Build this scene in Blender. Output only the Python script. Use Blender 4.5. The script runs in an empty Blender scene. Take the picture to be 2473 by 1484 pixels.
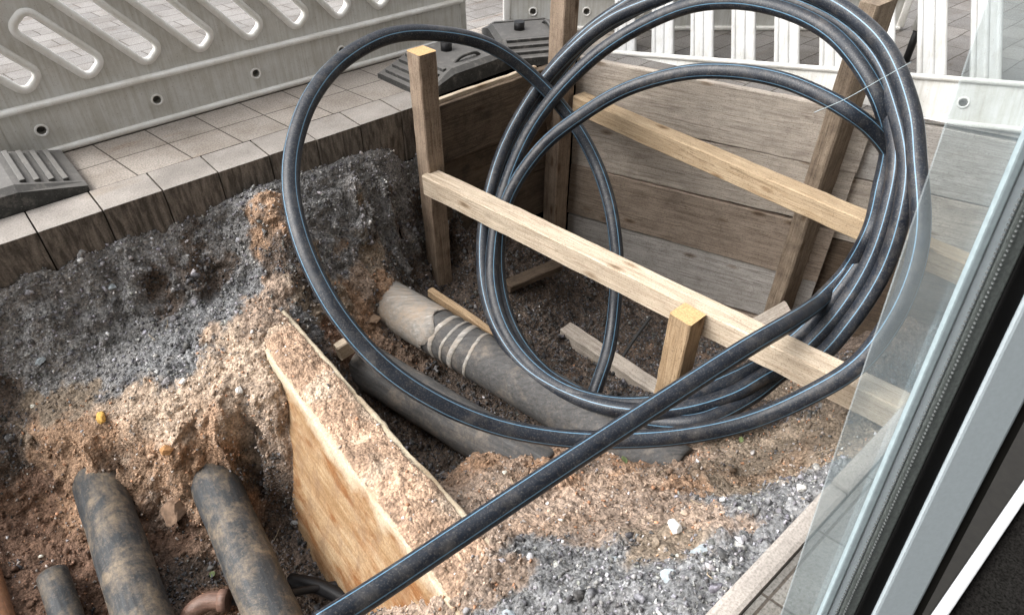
import bpy, bmesh, math, random
import numpy as np
from mathutils import Vector, Matrix
from mathutils.geometry import delaunay_2d_cdt

# ------------------------------------------------------------------ camera, light
S = bpy.context.scene
C = S.collection
FPX, TH, CAMH = 1650.0, math.radians(40), 1.6
cam = bpy.data.cameras.new('camera')
cam.sensor_width = 36
cam.lens = 36 * FPX / 2472
cam.clip_start = 0.02
cam.clip_end = 200
camo = bpy.data.objects.new('camera', cam)
C.objects.link(camo)
camo.location = (0, 0, CAMH)
camo.rotation_euler = (math.radians(90) - TH, 0, 0)
S.camera = camo

SUN_AZ, SUN_EL = (-1.0, -0.18), 48
w = bpy.data.worlds.new('World')
S.world = w
w.use_nodes = True
nt = w.node_tree
sky = nt.nodes.new('ShaderNodeTexSky')
sky.sky_type = 'NISHITA'
sky.sun_disc = False
sky.sun_elevation = math.radians(SUN_EL)
sky.sun_rotation = math.atan2(SUN_AZ[0], SUN_AZ[1])
sky.dust_density = 3
hs = nt.nodes.new('ShaderNodeHueSaturation')
hs.inputs['Saturation'].default_value = 0.22
bg = nt.nodes['Background']
bg.inputs['Strength'].default_value = 0.15
nt.links.new(sky.outputs[0], hs.inputs['Color'])
nt.links.new(hs.outputs[0], bg.inputs['Color'])
sl = bpy.data.lights.new('sun', 'SUN')
sl.energy = 0.75
sl.angle = math.radians(50)
sl.color = (1.0, 0.96, 0.90)
so = bpy.data.objects.new('sun', sl)
C.objects.link(so)
sd = Vector((SUN_AZ[0], SUN_AZ[1], 0)).normalized() * math.cos(math.radians(SUN_EL))
sd.z = math.sin(math.radians(SUN_EL))
so.rotation_euler = sd.to_track_quat('Z', 'Y').to_euler()
so.location = (-4, 2, 8)
S.view_settings.view_transform = 'Standard'
S.view_settings.look = 'None'
S.view_settings.exposure = 1.75
S.view_settings.gamma = 1

rng = random.Random(7)
nr = np.random.default_rng(11)

# ------------------------------------------------------------------ frames of reference
# a runs along the kerb, n across the trench away from the shop front
A41 = math.radians(41)
CA, SA = math.cos(A41), math.sin(A41)
ct, st = math.cos(TH), math.sin(TH)


def W(a, n, z=0.0):
    return Vector((a * CA - n * SA, a * SA + n * CA, z))


def AN(p):
    return (p[0] * CA + p[1] * SA, -p[0] * SA + p[1] * CA)


def ray(u, v):
    x = (u - 1236) / FPX
    y = (742 - v) / FPX
    return Vector((x, ct + y * st, -st + y * ct))


def at(u, v, t):                                  # a point t metres deep along the view
    return Vector((0, 0, CAMH)) + ray(u, v) * t


def atz(u, v, z):                                 # a point at height z
    d = ray(u, v)
    return Vector((0, 0, CAMH)) + d * ((z - CAMH) / d.z)


# ------------------------------------------------------------------ noise
def _h(ix, iy, iz, s):
    h = (ix * 374761393 + iy * 668265263 + iz * 2147483647 + s * 974634721).astype(np.int64)
    h = (h ^ (h >> 13)) * 1274126177
    h = h ^ (h >> 16)
    return (h & 0xFFFF) / 65535.0 * 2 - 1


def vnoise(P, freq, seed=0):
    q = P * freq
    i = np.floor(q).astype(np.int64)
    f = q - i
    f = f * f * (3 - 2 * f)
    r = 0
    for dx in (0, 1):
        wx = f[:, 0] if dx else 1 - f[:, 0]
        for dy in (0, 1):
            wy = f[:, 1] if dy else 1 - f[:, 1]
            for dz in (0, 1):
                wz = f[:, 2] if dz else 1 - f[:, 2]
                r = r + wx * wy * wz * _h(i[:, 0] + dx, i[:, 1] + dy, i[:, 2] + dz, seed)
    return r


def fbm(P, freq, octv, seed=0, gain=0.5):
    r, a = 0, 1.0
    for k in range(octv):
        r = r + a * vnoise(P, freq * 2 ** k, seed + k)
        a *= gain
    return r


# ------------------------------------------------------------------ materials
def newmat(name):
    m = bpy.data.materials.new(name)
    m.use_nodes = True
    n = m.node_tree
    return m, n, n.nodes['Principled BSDF']


def N(n, t, **kw):
    x = n.nodes.new(t)
    for k, v in kw.items():
        if k in x.inputs.keys():
            x.inputs[k].default_value = v
        else:
            setattr(x, k, v)
    return x


def ramp(n, stops):
    r = n.nodes.new('ShaderNodeValToRGB')
    e = r.color_ramp.elements
    while len(e) < len(stops):
        e.new(0.5)
    for el, (p, c) in zip(e, stops):
        el.position = p
        el.color = (*c, 1) if len(c) == 3 else c
    return r


def mixc(n, fac, a, b, mode='MIX'):
    x = n.nodes.new('ShaderNodeMix')
    x.data_type = 'RGBA'
    x.blend_type = mode
    for sock, val in ((x.inputs[0], fac), (x.inputs[6], a), (x.inputs[7], b)):
        if hasattr(val, 'is_output'):
            n.links.new(val, sock)
        else:
            sock.default_value = val if not isinstance(val, tuple) else (*val, 1)[:4]
    return x.outputs[2]


def noise(n, coord, scale, detail=4, rough=0.6, dist=0.0):
    x = N(n, 'ShaderNodeTexNoise', Scale=scale, Detail=detail, Roughness=rough, Distortion=dist)
    n.links.new(coord, x.inputs['Vector'])
    return x.outputs['Fac']


def mapping(n, coord, scale=(1, 1, 1), rot=(0, 0, 0), loc=(0, 0, 0)):
    x = n.nodes.new('ShaderNodeMapping')
    x.inputs['Scale'].default_value = scale
    x.inputs['Rotation'].default_value = rot
    x.inputs['Location'].default_value = loc
    n.links.new(coord, x.inputs['Vector'])
    return x.outputs[0]


def bump(n, b, h, strength=0.3, dist=0.01):
    x = N(n, 'ShaderNodeBump', Strength=strength, Distance=dist)
    n.links.new(h, x.inputs['Height'])
    n.links.new(x.outputs[0], b.inputs['Normal'])
    return x


def objcoord(n):
    """object coordinates shifted per object so that copies do not repeat"""
    tc = n.nodes.new('ShaderNodeTexCoord')
    oi = n.nodes.new('ShaderNodeObjectInfo')
    va = n.nodes.new('ShaderNodeVectorMath')
    va.operation = 'SCALE'
    va.inputs[0].default_value = (3.1, 7.7, 5.3)
    n.links.new(oi.outputs['Random'], va.inputs['Scale'])
    ad = n.nodes.new('ShaderNodeVectorMath')
    ad.operation = 'ADD'
    n.links.new(tc.outputs['Object'], ad.inputs[0])
    n.links.new(va.outputs[0], ad.inputs[1])
    return ad.outputs[0]


def wood(name, light, dark, dirt=(0.10, 0.075, 0.055), dirt_amt=0.45, grain=1.0, rough=0.85):
    m, n, b = newmat(name)
    co = objcoord(n)
    g = mapping(n, co, (1.6, 26, 26))
    w1 = noise(n, g, 2.2, 6, 0.65, 1.2)
    r1 = ramp(n, [(0.30, dark), (0.55, light), (0.8, tuple(min(1, c * 1.15) for c in light))])
    n.links.new(w1, r1.inputs[0])
    g2 = mapping(n, co, (5, 150, 150))
    w2 = noise(n, g2, 1.0, 3, 0.6)
    r2 = ramp(n, [(0.35, (0.55, 0.52, 0.5)), (0.6, (1, 1, 1))])
    n.links.new(w2, r2.inputs[0])
    c = mixc(n, 0.5 * grain, r1.outputs[0], r2.outputs[0], 'MULTIPLY')
    sp = noise(n, co, 9, 8, 0.7)
    r3 = ramp(n, [(0.46, (0, 0, 0)), (0.68, (1, 1, 1))])
    n.links.new(sp, r3.inputs[0])
    mm = N(n, 'ShaderNodeMath', operation='MULTIPLY')
    n.links.new(r3.outputs[0], mm.inputs[0])
    mm.inputs[1].default_value = dirt_amt
    c = mixc(n, mm.outputs[0], c, dirt)
    fs = noise(n, co, 130, 3, 0.7)
    r4 = ramp(n, [(0.33, (0.45, 0.43, 0.41)), (0.46, (1, 1, 1)), (0.66, (1, 1, 1)), (0.75, (1.3, 1.28, 1.25))])
    n.links.new(fs, r4.inputs[0])
    c = mixc(n, 0.8, c, r4.outputs[0], 'MULTIPLY')
    vk = N(n, 'ShaderNodeTexVoronoi', Scale=1.0)
    n.links.new(mapping(n, co, (3.3, 9, 9)), vk.inputs['Vector'])
    rk = ramp(n, [(0.05, (0.30, 0.24, 0.19)), (0.11, (0.62, 0.55, 0.48)), (0.20, (1, 1, 1))])
    n.links.new(vk.outputs['Distance'], rk.inputs[0])
    c = mixc(n, 0.85, c, rk.outputs[0], 'MULTIPLY')
    ck = noise(n, mapping(n, co, (1.1, 48, 48)), 1.0, 2, 0.4, 0.6)
    rc = ramp(n, [(0.485, (1, 1, 1)), (0.5, (0.35, 0.31, 0.28)), (0.515, (1, 1, 1))])
    n.links.new(ck, rc.inputs[0])
    c = mixc(n, 0.55, c, rc.outputs[0], 'MULTIPLY')
    n.links.new(c, b.inputs['Base Color'])
    b.inputs['Roughness'].default_value = rough
    b.inputs['Specular IOR Level'].default_value = 0.25
    ad = N(n, 'ShaderNodeMath', operation='ADD')
    n.links.new(w2, ad.inputs[0])
    n.links.new(fs, ad.inputs[1])
    bump(n, b, ad.outputs[0], 0.5, 0.003)
    return m


def attr_ground(name, bumps=1.0):
    m, n, b = newmat(name)
    at_ = n.nodes.new('ShaderNodeAttribute')
    at_.attribute_name = 'Col'
    tc = n.nodes.new('ShaderNodeTexCoord')
    co = tc.outputs['Object']
    f1 = noise(n, co, 55, 6, 0.75)
    r1 = ramp(n, [(0.30, (0.35, 0.35, 0.36)), (0.5, (0.95, 0.95, 0.95)), (0.72, (1.9, 1.85, 1.8))])
    n.links.new(f1, r1.inputs[0])
    c = mixc(n, 0.85, at_.outputs['Color'], r1.outputs[0], 'MULTIPLY')
    vo = N(n, 'ShaderNodeTexVoronoi', Scale=95.0)
    n.links.new(co, vo.inputs['Vector'])
    hs_ = N(n, 'ShaderNodeHueSaturation', Saturation=0.0, Value=1.0)
    n.links.new(vo.outputs['Color'], hs_.inputs['Color'])
    r2 = ramp(n, [(0.1, (0.45, 0.43, 0.42)), (0.6, (1.0, 1.0, 1.0)), (0.85, (1.8, 1.8, 1.85))])
    n.links.new(hs_.outputs[0], r2.inputs[0])
    c = mixc(n, 0.55, c, r2.outputs[0], 'MULTIPLY')
    n.links.new(c, b.inputs['Base Color'])
    b.inputs['Roughness'].default_value = 0.95
    b.inputs['Specular IOR Level'].default_value = 0.15
    ad = N(n, 'ShaderNodeMath', operation='SUBTRACT')
    n.links.new(f1, ad.inputs[0])
    n.links.new(vo.outputs['Distance'], ad.inputs[1])
    bump(n, b, ad.outputs[0], 0.7 * bumps, 0.012)
    return m


def plastic_white(name, col=(0.55, 0.54, 0.50), dirt_amt=0.35):
    m, n, b = newmat(name)
    co = objcoord(n)
    d1 = noise(n, co, 6, 7, 0.7)
    r1 = ramp(n, [(0.40, (1, 1, 1)), (0.72, (0.78, 0.755, 0.71))])
    n.links.new(d1, r1.inputs[0])
    c = mixc(n, 1.0, col, r1.outputs[0], 'MULTIPLY')
    st_ = mapping(n, co, (60, 60, 3))
    d2 = noise(n, st_, 1.0, 4, 0.65)
    r2 = ramp(n, [(0.42, (1, 1, 1)), (0.75, (0.62, 0.58, 0.5))])
    n.links.new(d2, r2.inputs[0])
    c = mixc(n, dirt_amt, c, r2.outputs[0], 'MULTIPLY')
    sp = noise(n, co, 180, 2, 0.5)
    r3 = ramp(n, [(0.27, (0.35, 0.32, 0.28)), (0.33, (1, 1, 1))])
    n.links.new(sp, r3.inputs[0])
    c = mixc(n, 0.7, c, r3.outputs[0], 'MULTIPLY')
    n.links.new(c, b.inputs['Base Color'])
    b.inputs['Roughness'].default_value = 0.5
    bump(n, b, sp, 0.08, 0.002)
    return m


def stone(name, col, speck=0.5, chisel=False, stain=(0.55, 0.42, 0.3)):
    m, n, b = newmat(name)
    co = objcoord(n)
    f1 = noise(n, co, 3.5, 6, 0.65)
    r1 = ramp(n, [(0.35, tuple(c * 0.72 for c in col)), (0.6, col), (0.8, tuple(c * 1.15 for c in col))])
    n.links.new(f1, r1.inputs[0])
    f2 = noise(n, co, 150, 3, 0.7)
    r2 = ramp(n, [(0.32, (0.5, 0.48, 0.46)), (0.5, (1, 1, 1)), (0.7, (1.4, 1.38, 1.36))])
    n.links.new(f2, r2.inputs[0])
    c = mixc(n, speck, r1.outputs[0], r2.outputs[0], 'MULTIPLY')
    f3 = noise(n, co, 2.1, 4, 0.6, 0.5)
    r3 = ramp(n, [(0.58, (1, 1, 1)), (0.72, stain)])
    n.links.new(f3, r3.inputs[0])
    c = mixc(n, 0.75, c, r3.outputs[0], 'MULTIPLY')
    h = f2
    if chisel:
        # the sawn and chiselled vertical face is streaked and darker than the top: told apart by the face normal
        g = n.nodes.new('ShaderNodeNewGeometry')
        sp = n.nodes.new('ShaderNodeSeparateXYZ')
        n.links.new(g.outputs['True Normal'], sp.inputs[0])
        ab = N(n, 'ShaderNodeMath', operation='LESS_THAN')
        n.links.new(sp.outputs['Z'], ab.inputs[0])
        ab.inputs[1].default_value = 0.5
        sm = mapping(n, co, (46, 46, 8))
        f4 = noise(n, sm, 1.0, 4, 0.6, 0.4)
        r4 = ramp(n, [(0.38, (0.30, 0.285, 0.265)), (0.54, (0.62, 0.585, 0.55)), (0.70, (0.92, 0.88, 0.83))])
        n.links.new(f4, r4.inputs[0])
        c2 = mixc(n, 1.0, c, r4.outputs[0], 'MULTIPLY')
        c = mixc(n, ab.outputs[0], c, c2)
        mu = N(n, 'ShaderNodeMath', operation='MULTIPLY_ADD')
        n.links.new(f4, mu.inputs[0])
        n.links.new(ab.outputs[0], mu.inputs[1])
        n.links.new(f2, mu.inputs[2])
        h = mu.outputs[0]
    n.links.new(c, b.inputs['Base Color'])
    b.inputs['Roughness'].default_value = 0.9
    b.inputs['Specular IOR Level'].default_value = 0.2
    bump(n, b, h, 0.4, 0.006 if chisel else 0.002)
    return m


def slab_mat(name='paving_slabs', bw=0.26, rh=0.24, c1=(0.33, 0.30, 0.27, 1), c2=(0.28, 0.255, 0.23, 1), offset=0.0, wobble=0.006):
    m, n, b = newmat(name)
    uv = n.nodes.new('ShaderNodeUVMap')
    co = uv.outputs[0]
    wob = noise(n, co, 3, 3)
    mp = n.nodes.new('ShaderNodeVectorMath')
    mp.operation = 'ADD'
    cw = n.nodes.new('ShaderNodeCombineXYZ')
    ms = N(n, 'ShaderNodeMath', operation='MULTIPLY')
    ms.inputs[1].default_value = wobble
    n.links.new(wob, ms.inputs[0])
    n.links.new(ms.outputs[0], cw.inputs[0])
    n.links.new(ms.outputs[0], cw.inputs[1])
    n.links.new(co, mp.inputs[0])
    n.links.new(cw.outputs[0], mp.inputs[1])
    br = n.nodes.new('ShaderNodeTexBrick')
    br.offset = offset
    br.squash = 1.0
    br.inputs['Scale'].default_value = 1.0
    br.inputs['Brick Width'].default_value = bw
    br.inputs['Row Height'].default_value = rh
    br.inputs['Mortar Size'].default_value = 0.004
    br.inputs['Mortar Smooth'].default_value = 0.25
    br.inputs['Bias'].default_value = 0.0
    br.inputs['Color1'].default_value = c1
    br.inputs['Color2'].default_value = c2
    br.inputs['Mortar'].default_value = (0.08, 0.07, 0.06, 1)
    n.links.new(mp.outputs[0], br.inputs['Vector'])
    f2 = noise(n, co, 120, 3, 0.75)
    r2 = ramp(n, [(0.32, (0.5, 0.48, 0.46)), (0.5, (1, 1, 1)), (0.7, (1.35, 1.33, 1.3))])
    n.links.new(f2, r2.inputs[0])
    c = mixc(n, 0.95, br.outputs['Color'], r2.outputs[0], 'MULTIPLY')
    f3 = noise(n, co, 2.6, 6, 0.65)
    r3 = ramp(n, [(0.36, (0.68, 0.64, 0.6)), (0.56, (1.05, 1.04, 1.03))])
    n.links.new(f3, r3.inputs[0])
    c = mixc(n, 0.8, c, r3.outputs[0], 'MULTIPLY')
    st2 = mapping(n, co, (1.6, 7, 1))
    f4 = noise(n, st2, 1.3, 4, 0.6, 0.6)
    r4 = ramp(n, [(0.60, (1, 1, 1)), (0.75, (0.75, 0.55, 0.38))])
    n.links.new(f4, r4.inputs[0])
    c = mixc(n, 0.55, c, r4.outputs[0], 'MULTIPLY')
    n.links.new(c, b.inputs['Base Color'])
    b.inputs['Roughness'].default_value = 0.9
    b.inputs['Specular IOR Level'].default_value = 0.2
    ml = N(n, 'ShaderNodeMath', operation='MULTIPLY_ADD')
    n.links.new(br.outputs['Fac'], ml.inputs[0])
    ml.inputs[1].default_value = -2.0
    n.links.new(f2, ml.inputs[2])
    bump(n, b, ml.outputs[0], 0.5, 0.003)
    return m


def rubber(name, col=(0.045, 0.045, 0.043)):
    m, n, b = newmat(name)
    co = objcoord(n)
    f = noise(n, co, 18, 6, 0.7)
    r = ramp(n, [(0.38, tuple(c * 0.6 for c in col)), (0.55, col), (0.72, (0.16, 0.15, 0.135))])
    n.links.new(f, r.inputs[0])
    f2 = noise(n, co, 110, 3, 0.7)
    r2 = ramp(n, [(0.62, (0, 0, 0)), (0.72, (1, 1, 1))])
    n.links.new(f2, r2.inputs[0])
    c = mixc(n, r2.outputs[0], r.outputs[0], (0.2, 0.19, 0.17))
    # street dust settles on surfaces that face up
    g = n.nodes.new('ShaderNodeNewGeometry')
    sp = n.nodes.new('ShaderNodeSeparateXYZ')
    n.links.new(g.outputs['True Normal'], sp.inputs[0])
    r3 = ramp(n, [(0.5, (0, 0, 0)), (0.95, (0.5, 0.5, 0.5))])
    n.links.new(sp.outputs['Z'], r3.inputs[0])
    c = mixc(n, r3.outputs[0], c, (0.20, 0.19, 0.178))
    n.links.new(c, b.inputs['Base Color'])
    b.inputs['Roughness'].default_value = 0.8
    bump(n, b, f2, 0.4, 0.004)
    return m


def dirty_pipe(name, base, dirt, amt=0.5, scale=5.0, rough=0.55, dust=(0.28, 0.22, 0.17)):
    m, n, b = newmat(name)
    co = objcoord(n)
    f = noise(n, co, scale, 8, 0.78, 0.3)
    r = ramp(n, [(0.58 - amt * 0.22, (0, 0, 0)), (0.80 - amt * 0.12, (1, 1, 1))])
    f9 = noise(n, co, scale * 5, 8, 0.8)
    r9 = ramp(n, [(0.36, (0.15, 0.15, 0.15)), (0.54, (1, 1, 1))])
    n.links.new(f9, r9.inputs[0])
    n.links.new(f, r.inputs[0])
    f2 = noise(n, mapping(n, co, (3, 30, 30)), 2.0, 5, 0.7)
    r2 = ramp(n, [(0.35, tuple(c * 0.55 for c in base)), (0.6, base), (0.8, tuple(min(1, c * 2.1) for c in base))])
    n.links.new(f2, r2.inputs[0])
    mm = N(n, 'ShaderNodeMath', operation='MULTIPLY')
    n.links.new(mixc(n, 1.0, r.outputs[0], r9.outputs[0], 'MULTIPLY'), mm.inputs[0])
    mm.inputs[1].default_value = 0.95
    c = mixc(n, mm.outputs[0], r2.outputs[0], dirt)
    f3 = noise(n, co, 90, 4, 0.75)
    r3 = ramp(n, [(0.55, (0, 0, 0)), (0.74, (0.4, 0.4, 0.4))])
    n.links.new(f3, r3.inputs[0])
    c = mixc(n, r3.outputs[0], c, dust)
    n.links.new(c, b.inputs['Base Color'])
    b.inputs['Roughness'].default_value = rough
    b.inputs['Specular IOR Level'].default_value = 0.35
    ad = N(n, 'ShaderNodeMath', operation='ADD')
    n.links.new(f, ad.inputs[0])
    n.links.new(f3, ad.inputs[1])
    bump(n, b, ad.outputs[0], 0.35, 0.005)
    return m


def simple(name, col, rough=0.6, metal=0.0, nscale=40, var=0.25, bstr=0.1, spec=0.4):
    m, n, b = newmat(name)
    co = objcoord(n)
    f = noise(n, co, nscale, 5, 0.65)
    r = ramp(n, [(0.3, tuple(c * (1 - var) for c in col)), (0.7, tuple(min(1, c * (1 + var)) for c in col))])
    n.links.new(f, r.inputs[0])
    n.links.new(r.outputs[0], b.inputs['Base Color'])
    b.inputs['Roughness'].default_value = rough
    b.inputs['Metallic'].default_value = metal
    b.inputs['Specular IOR Level'].default_value = spec
    bump(n, b, f, bstr, 0.003)
    return m


def pipe_black():
    m, n, b = newmat('black_pe_pipe')
    co = objcoord(n)
    f = noise(n, co, 7, 6, 0.7)
    r = ramp(n, [(0.4, (0.006, 0.009, 0.015)), (0.7, (0.016, 0.022, 0.032))])
    n.links.new(f, r.inputs[0])
    f2 = noise(n, co, 160, 3, 0.7)
    r2 = ramp(n, [(0.52, (0, 0, 0)), (0.70, (0.6, 0.6, 0.6))])
    n.links.new(f2, r2.inputs[0])
    c = mixc(n, r2.outputs[0], r.outputs[0], (0.13, 0.12, 0.11))
    f5 = noise(n, co, 11, 8, 0.75)
    r5 = ramp(n, [(0.50, (0, 0, 0)), (0.72, (0.55, 0.55, 0.55))])
    n.links.new(f5, r5.inputs[0])
    c = mixc(n, r5.outputs[0], c, (0.11, 0.10, 0.09))
    n.links.new(c, b.inputs['Base Color'])
    r3 = ramp(n, [(0.35, (0.36, 0.36, 0.36)), (0.7, (0.56, 0.56, 0.56))])
    n.links.new(f, r3.inputs[0])
    n.links.new(r3.outputs[0], b.inputs['Roughness'])
    b.inputs['Specular IOR Level'].default_value = 0.38
    bump(n, b, f2, 0.05, 0.002)
    return m


M = {}
M['beam'] = wood('sawn_timber_pale', (0.598, 0.506, 0.391), (0.414, 0.322, 0.230), (0.345, 0.276, 0.207), 0.35)
M['beam_yellow'] = wood('sawn_timber_yellow', (0.46, 0.355, 0.235), (0.35, 0.25, 0.15), (0.25, 0.18, 0.11), 0.35)
M['stake'] = wood('stake_timber', (0.36, 0.28, 0.21), (0.25, 0.18, 0.13), (0.12, 0.085, 0.06), 0.6)
M['stake_new'] = wood('stake_timber_new', (0.40, 0.29, 0.18), (0.27, 0.18, 0.10), (0.22, 0.15, 0.09), 0.4)
M['endgrain'] = simple('end_grain', (0.50, 0.33, 0.16), 0.9, nscale=120, var=0.35, bstr=0.3)
M['board_grey'] = wood('shoring_board_grey', (0.595, 0.532, 0.459), (0.371, 0.325, 0.279), (0.207, 0.171, 0.144), 0.38)
M['board_brown'] = wood('shoring_board_brown', (0.411, 0.336, 0.269), (0.244, 0.193, 0.151), (0.111, 0.090, 0.074), 0.38)
M['board_silver'] = wood('shoring_board_silver', (0.561, 0.537, 0.504), (0.356, 0.332, 0.307), (0.238, 0.206, 0.174), 0.38)
M['board_dark'] = wood('shoring_board_dark', (0.158, 0.119, 0.085), (0.085, 0.062, 0.048), (0.040, 0.031, 0.024), 0.75)
M['post_dark'] = wood('post_weathered', (0.297, 0.236, 0.175), (0.175, 0.131, 0.096), (0.088, 0.065, 0.049), 0.6)
M['soil'] = attr_ground('pit_soil')
M['stones'] = attr_ground('loose_stones', 0.3)
M['plastic'] = plastic_white('barrier_plastic', (0.62, 0.625, 0.61), 0.6)
M['plastic_bright'] = plastic_white('barrier_plastic_rim', (0.80, 0.80, 0.78), 0.15)  # whiter plastic; on the slot rims it paints in the highlight of their lips
M['plastic_slat'] = plastic_white('barrier_plastic_slat', (0.50, 0.51, 0.51), 0.35)
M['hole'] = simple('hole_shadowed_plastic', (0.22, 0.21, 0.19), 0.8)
M['kerb'] = stone('kerb_stone', (0.31, 0.285, 0.26), 0.6, True, (0.85, 0.78, 0.70))
M['strip'] = stone('edging_stone', (0.38, 0.345, 0.31), 0.6)
M['slab'] = slab_mat()
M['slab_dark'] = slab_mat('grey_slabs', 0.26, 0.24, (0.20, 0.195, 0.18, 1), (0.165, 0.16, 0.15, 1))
M['street'] = slab_mat('street_setts', 0.30, 0.155, (0.235, 0.225, 0.215, 1), (0.185, 0.178, 0.172, 1), 0.5, 0.03)
M['rubber'] = rubber('recycled_plastic_foot')
M['black'] = simple('black_plastic', (0.012, 0.012, 0.013), 0.5, spec=0.3)
M['pipe'] = pipe_black()
M['blue'] = simple('blue_stripe', (0.11, 0.215, 0.31), 0.35, var=0.15)
M['pipe_a'] = dirty_pipe('insulated_pipe_black', (0.085, 0.084, 0.083), (0.24, 0.20, 0.16), 0.35, 7.0, 0.75)
M['pipe_a_mud'] = dirty_pipe('insulated_pipe_muddy', (0.33, 0.315, 0.29), (0.38, 0.29, 0.21), 0.75, 5.0, 0.8)
M['pipe_l'] = dirty_pipe('old_gas_pipe', (0.042, 0.046, 0.05), (0.33, 0.25, 0.165), 0.55, 5.5, 0.6)
M['pipe_rust'] = dirty_pipe('rusty_pipe', (0.20, 0.10, 0.06), (0.30, 0.15, 0.07), 0.8, 7.0, 0.85)
M['pipe_clay'] = dirty_pipe('clay_elbow', (0.17, 0.10, 0.075), (0.28, 0.2, 0.15), 0.3, 8.0, 0.45)
M['alu'] = simple('anodised_aluminium', (0.36, 0.41, 0.435), 0.5, 0.0, 220, 0.06, 0.03)
M['alu_dark'] = simple('spacer_bar', (0.12, 0.135, 0.13), 0.5, 0.2, 300, 0.3, 0.1)
M['gasket'] = simple('rubber_gasket', (0.004, 0.004, 0.004), 0.7, spec=0.1)
M['rebate'] = simple('frame_rebate', (0.016, 0.0145, 0.012), 0.7)
M['seal'] = simple('pale_glass_edge', (0.30, 0.36, 0.38), 0.25, nscale=90, var=0.12)
M['dots'] = simple('spacer_dots', (0.13, 0.14, 0.14), 0.6)
M['white'] = simple('white_trim', (0.54, 0.55, 0.56), 0.5, nscale=30, var=0.08)
M['carpet'] = simple('dark_door_mat', (0.014, 0.013, 0.012), 0.95, nscale=160, var=0.9, bstr=1.0, spec=0.05)
M['leaf'] = simple('green_leaf', (0.15, 0.19, 0.08), 0.7, var=.4)
M['yellow'] = simple('yellow_stone', (0.60, 0.36, 0.09), 0.8, nscale=60, var=0.4)
M['whitestone'] = simple('white_stone', (0.70, 0.68, 0.64), 0.85, nscale=60, var=0.2)
M['slate'] = simple('blue_grey_stone', (0.33, 0.37, 0.39), 0.85, nscale=60, var=0.25)
M['wire'] = simple('dark_wire', (0.03, 0.03, 0.03), 0.6)

# wall of the old duct: yellowish concrete with rusty runs
m, n, b = newmat('duct_concrete')
co = objcoord(n)
f = noise(n, mapping(n, co, (14, 1.9, 15)), 1.6, 7, 0.7, 0.9)
r = ramp(n, [(0.25, (0.20, 0.12, 0.06)), (0.42, (0.30, 0.19, 0.10)), (0.58, (0.37, 0.265, 0.16)), (0.8, (0.43, 0.35, 0.25))])
n.links.new(f, r.inputs[0])
f2 = noise(n, mapping(n, co, (5, 2.2, 5)), 1.3, 5, 0.65, 0.5)
r2 = ramp(n, [(0.50, (1, 1, 1)), (0.64, (0.60, 0.34, 0.17))])
n.links.new(f2, r2.inputs[0])
c = mixc(n, 0.8, r.outputs[0], r2.outputs[0], 'MULTIPLY')
f3 = noise(n, co, 120, 4, 0.7)
r3 = ramp(n, [(0.35, (0.6, 0.55, 0.5)), (0.5, (1, 1, 1)), (0.7, (1.3, 1.3, 1.3))])
n.links.new(f3, r3.inputs[0])
c = mixc(n, 0.6, c, r3.outputs[0], 'MULTIPLY')
tcd = n.nodes.new('ShaderNodeTexCoord')
spz = n.nodes.new('ShaderNodeSeparateXYZ')
n.links.new(tcd.outputs['Object'], spz.inputs[0])
wz = noise(n, co, 5, 4, 0.6)
mz = N(n, 'ShaderNodeMath', operation='MULTIPLY_ADD')
n.links.new(wz, mz.inputs[0]); mz.inputs[1].default_value = 0.25
n.links.new(spz.outputs['Z'], mz.inputs[2])
rz_ = ramp(n, [(0.545, (0, 0, 0)), (0.61, (1, 1, 1))])
n.links.new(mz.outputs[0], rz_.inputs[0])
fd = noise(n, mapping(n, co, (7, 7, 3)), 1.6, 7, 0.75)
rd = ramp(n, [(0.50, (0, 0, 0)), (0.68, (0.7, 0.7, 0.7))])
n.links.new(fd, rd.inputs[0])
c = mixc(n, rd.outputs[0], c, (0.20, 0.125, 0.08))
fe = noise(n, co, 16, 6, 0.75)
re_ = ramp(n, [(0.40, (0.72, 0.66, 0.6)), (0.6, (1.05, 1.05, 1.05))])
n.links.new(fe, re_.inputs[0])
c = mixc(n, 0.4, c, re_.outputs[0], 'MULTIPLY')
c = mixc(n, rz_.outputs[0], c, mixc(n, 0.6, (0.50, 0.43, 0.32), r3.outputs[0], 'MULTIPLY'))   # pale lime mortar along the top
n.links.new(c, b.inputs['Base Color'])
b.inputs['Roughness'].default_value = 0.95
b.inputs['Specular IOR Level'].default_value = 0.15
ad = N(n, 'ShaderNodeMath', operation='ADD')
n.links.new(f, ad.inputs[0]); n.links.new(f3, ad.inputs[1])
bump(n, b, ad.outputs[0], 0.35, 0.005)
M['duct'] = m

M['plaster'] = simple('plaster', (0.24, 0.225, 0.2), 0.9, nscale=8, var=0.12)
# dusty glass; its milky diffuse also paints in the reflected veil
m, n, b = newmat('dusty_veiled_glass')
n.nodes.remove(b)
out = n.nodes['Material Output']
tr = N(n, 'ShaderNodeBsdfTransparent', Color=(0.93, 0.96, 0.96, 1))
gl = N(n, 'ShaderNodeBsdfGlossy', Color=(0.9, 0.95, 1, 1), Roughness=0.03)
df = N(n, 'ShaderNodeBsdfDiffuse', Color=(0.62, 0.68, 0.70, 1))
fr = N(n, 'ShaderNodeFresnel', IOR=1.5)
mx = n.nodes.new('ShaderNodeMixShader')
fm = N(n, 'ShaderNodeMath', operation='MULTIPLY')
n.links.new(fr.outputs[0], fm.inputs[0])
fm.inputs[1].default_value = 0.35
n.links.new(fm.outputs[0], mx.inputs[0])
n.links.new(tr.outputs[0], mx.inputs[1])
n.links.new(gl.outputs[0], mx.inputs[2])
tc = n.nodes.new('ShaderNodeTexCoord')
dn = noise(n, tc.outputs['Object'], 6, 6, 0.7)
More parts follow.
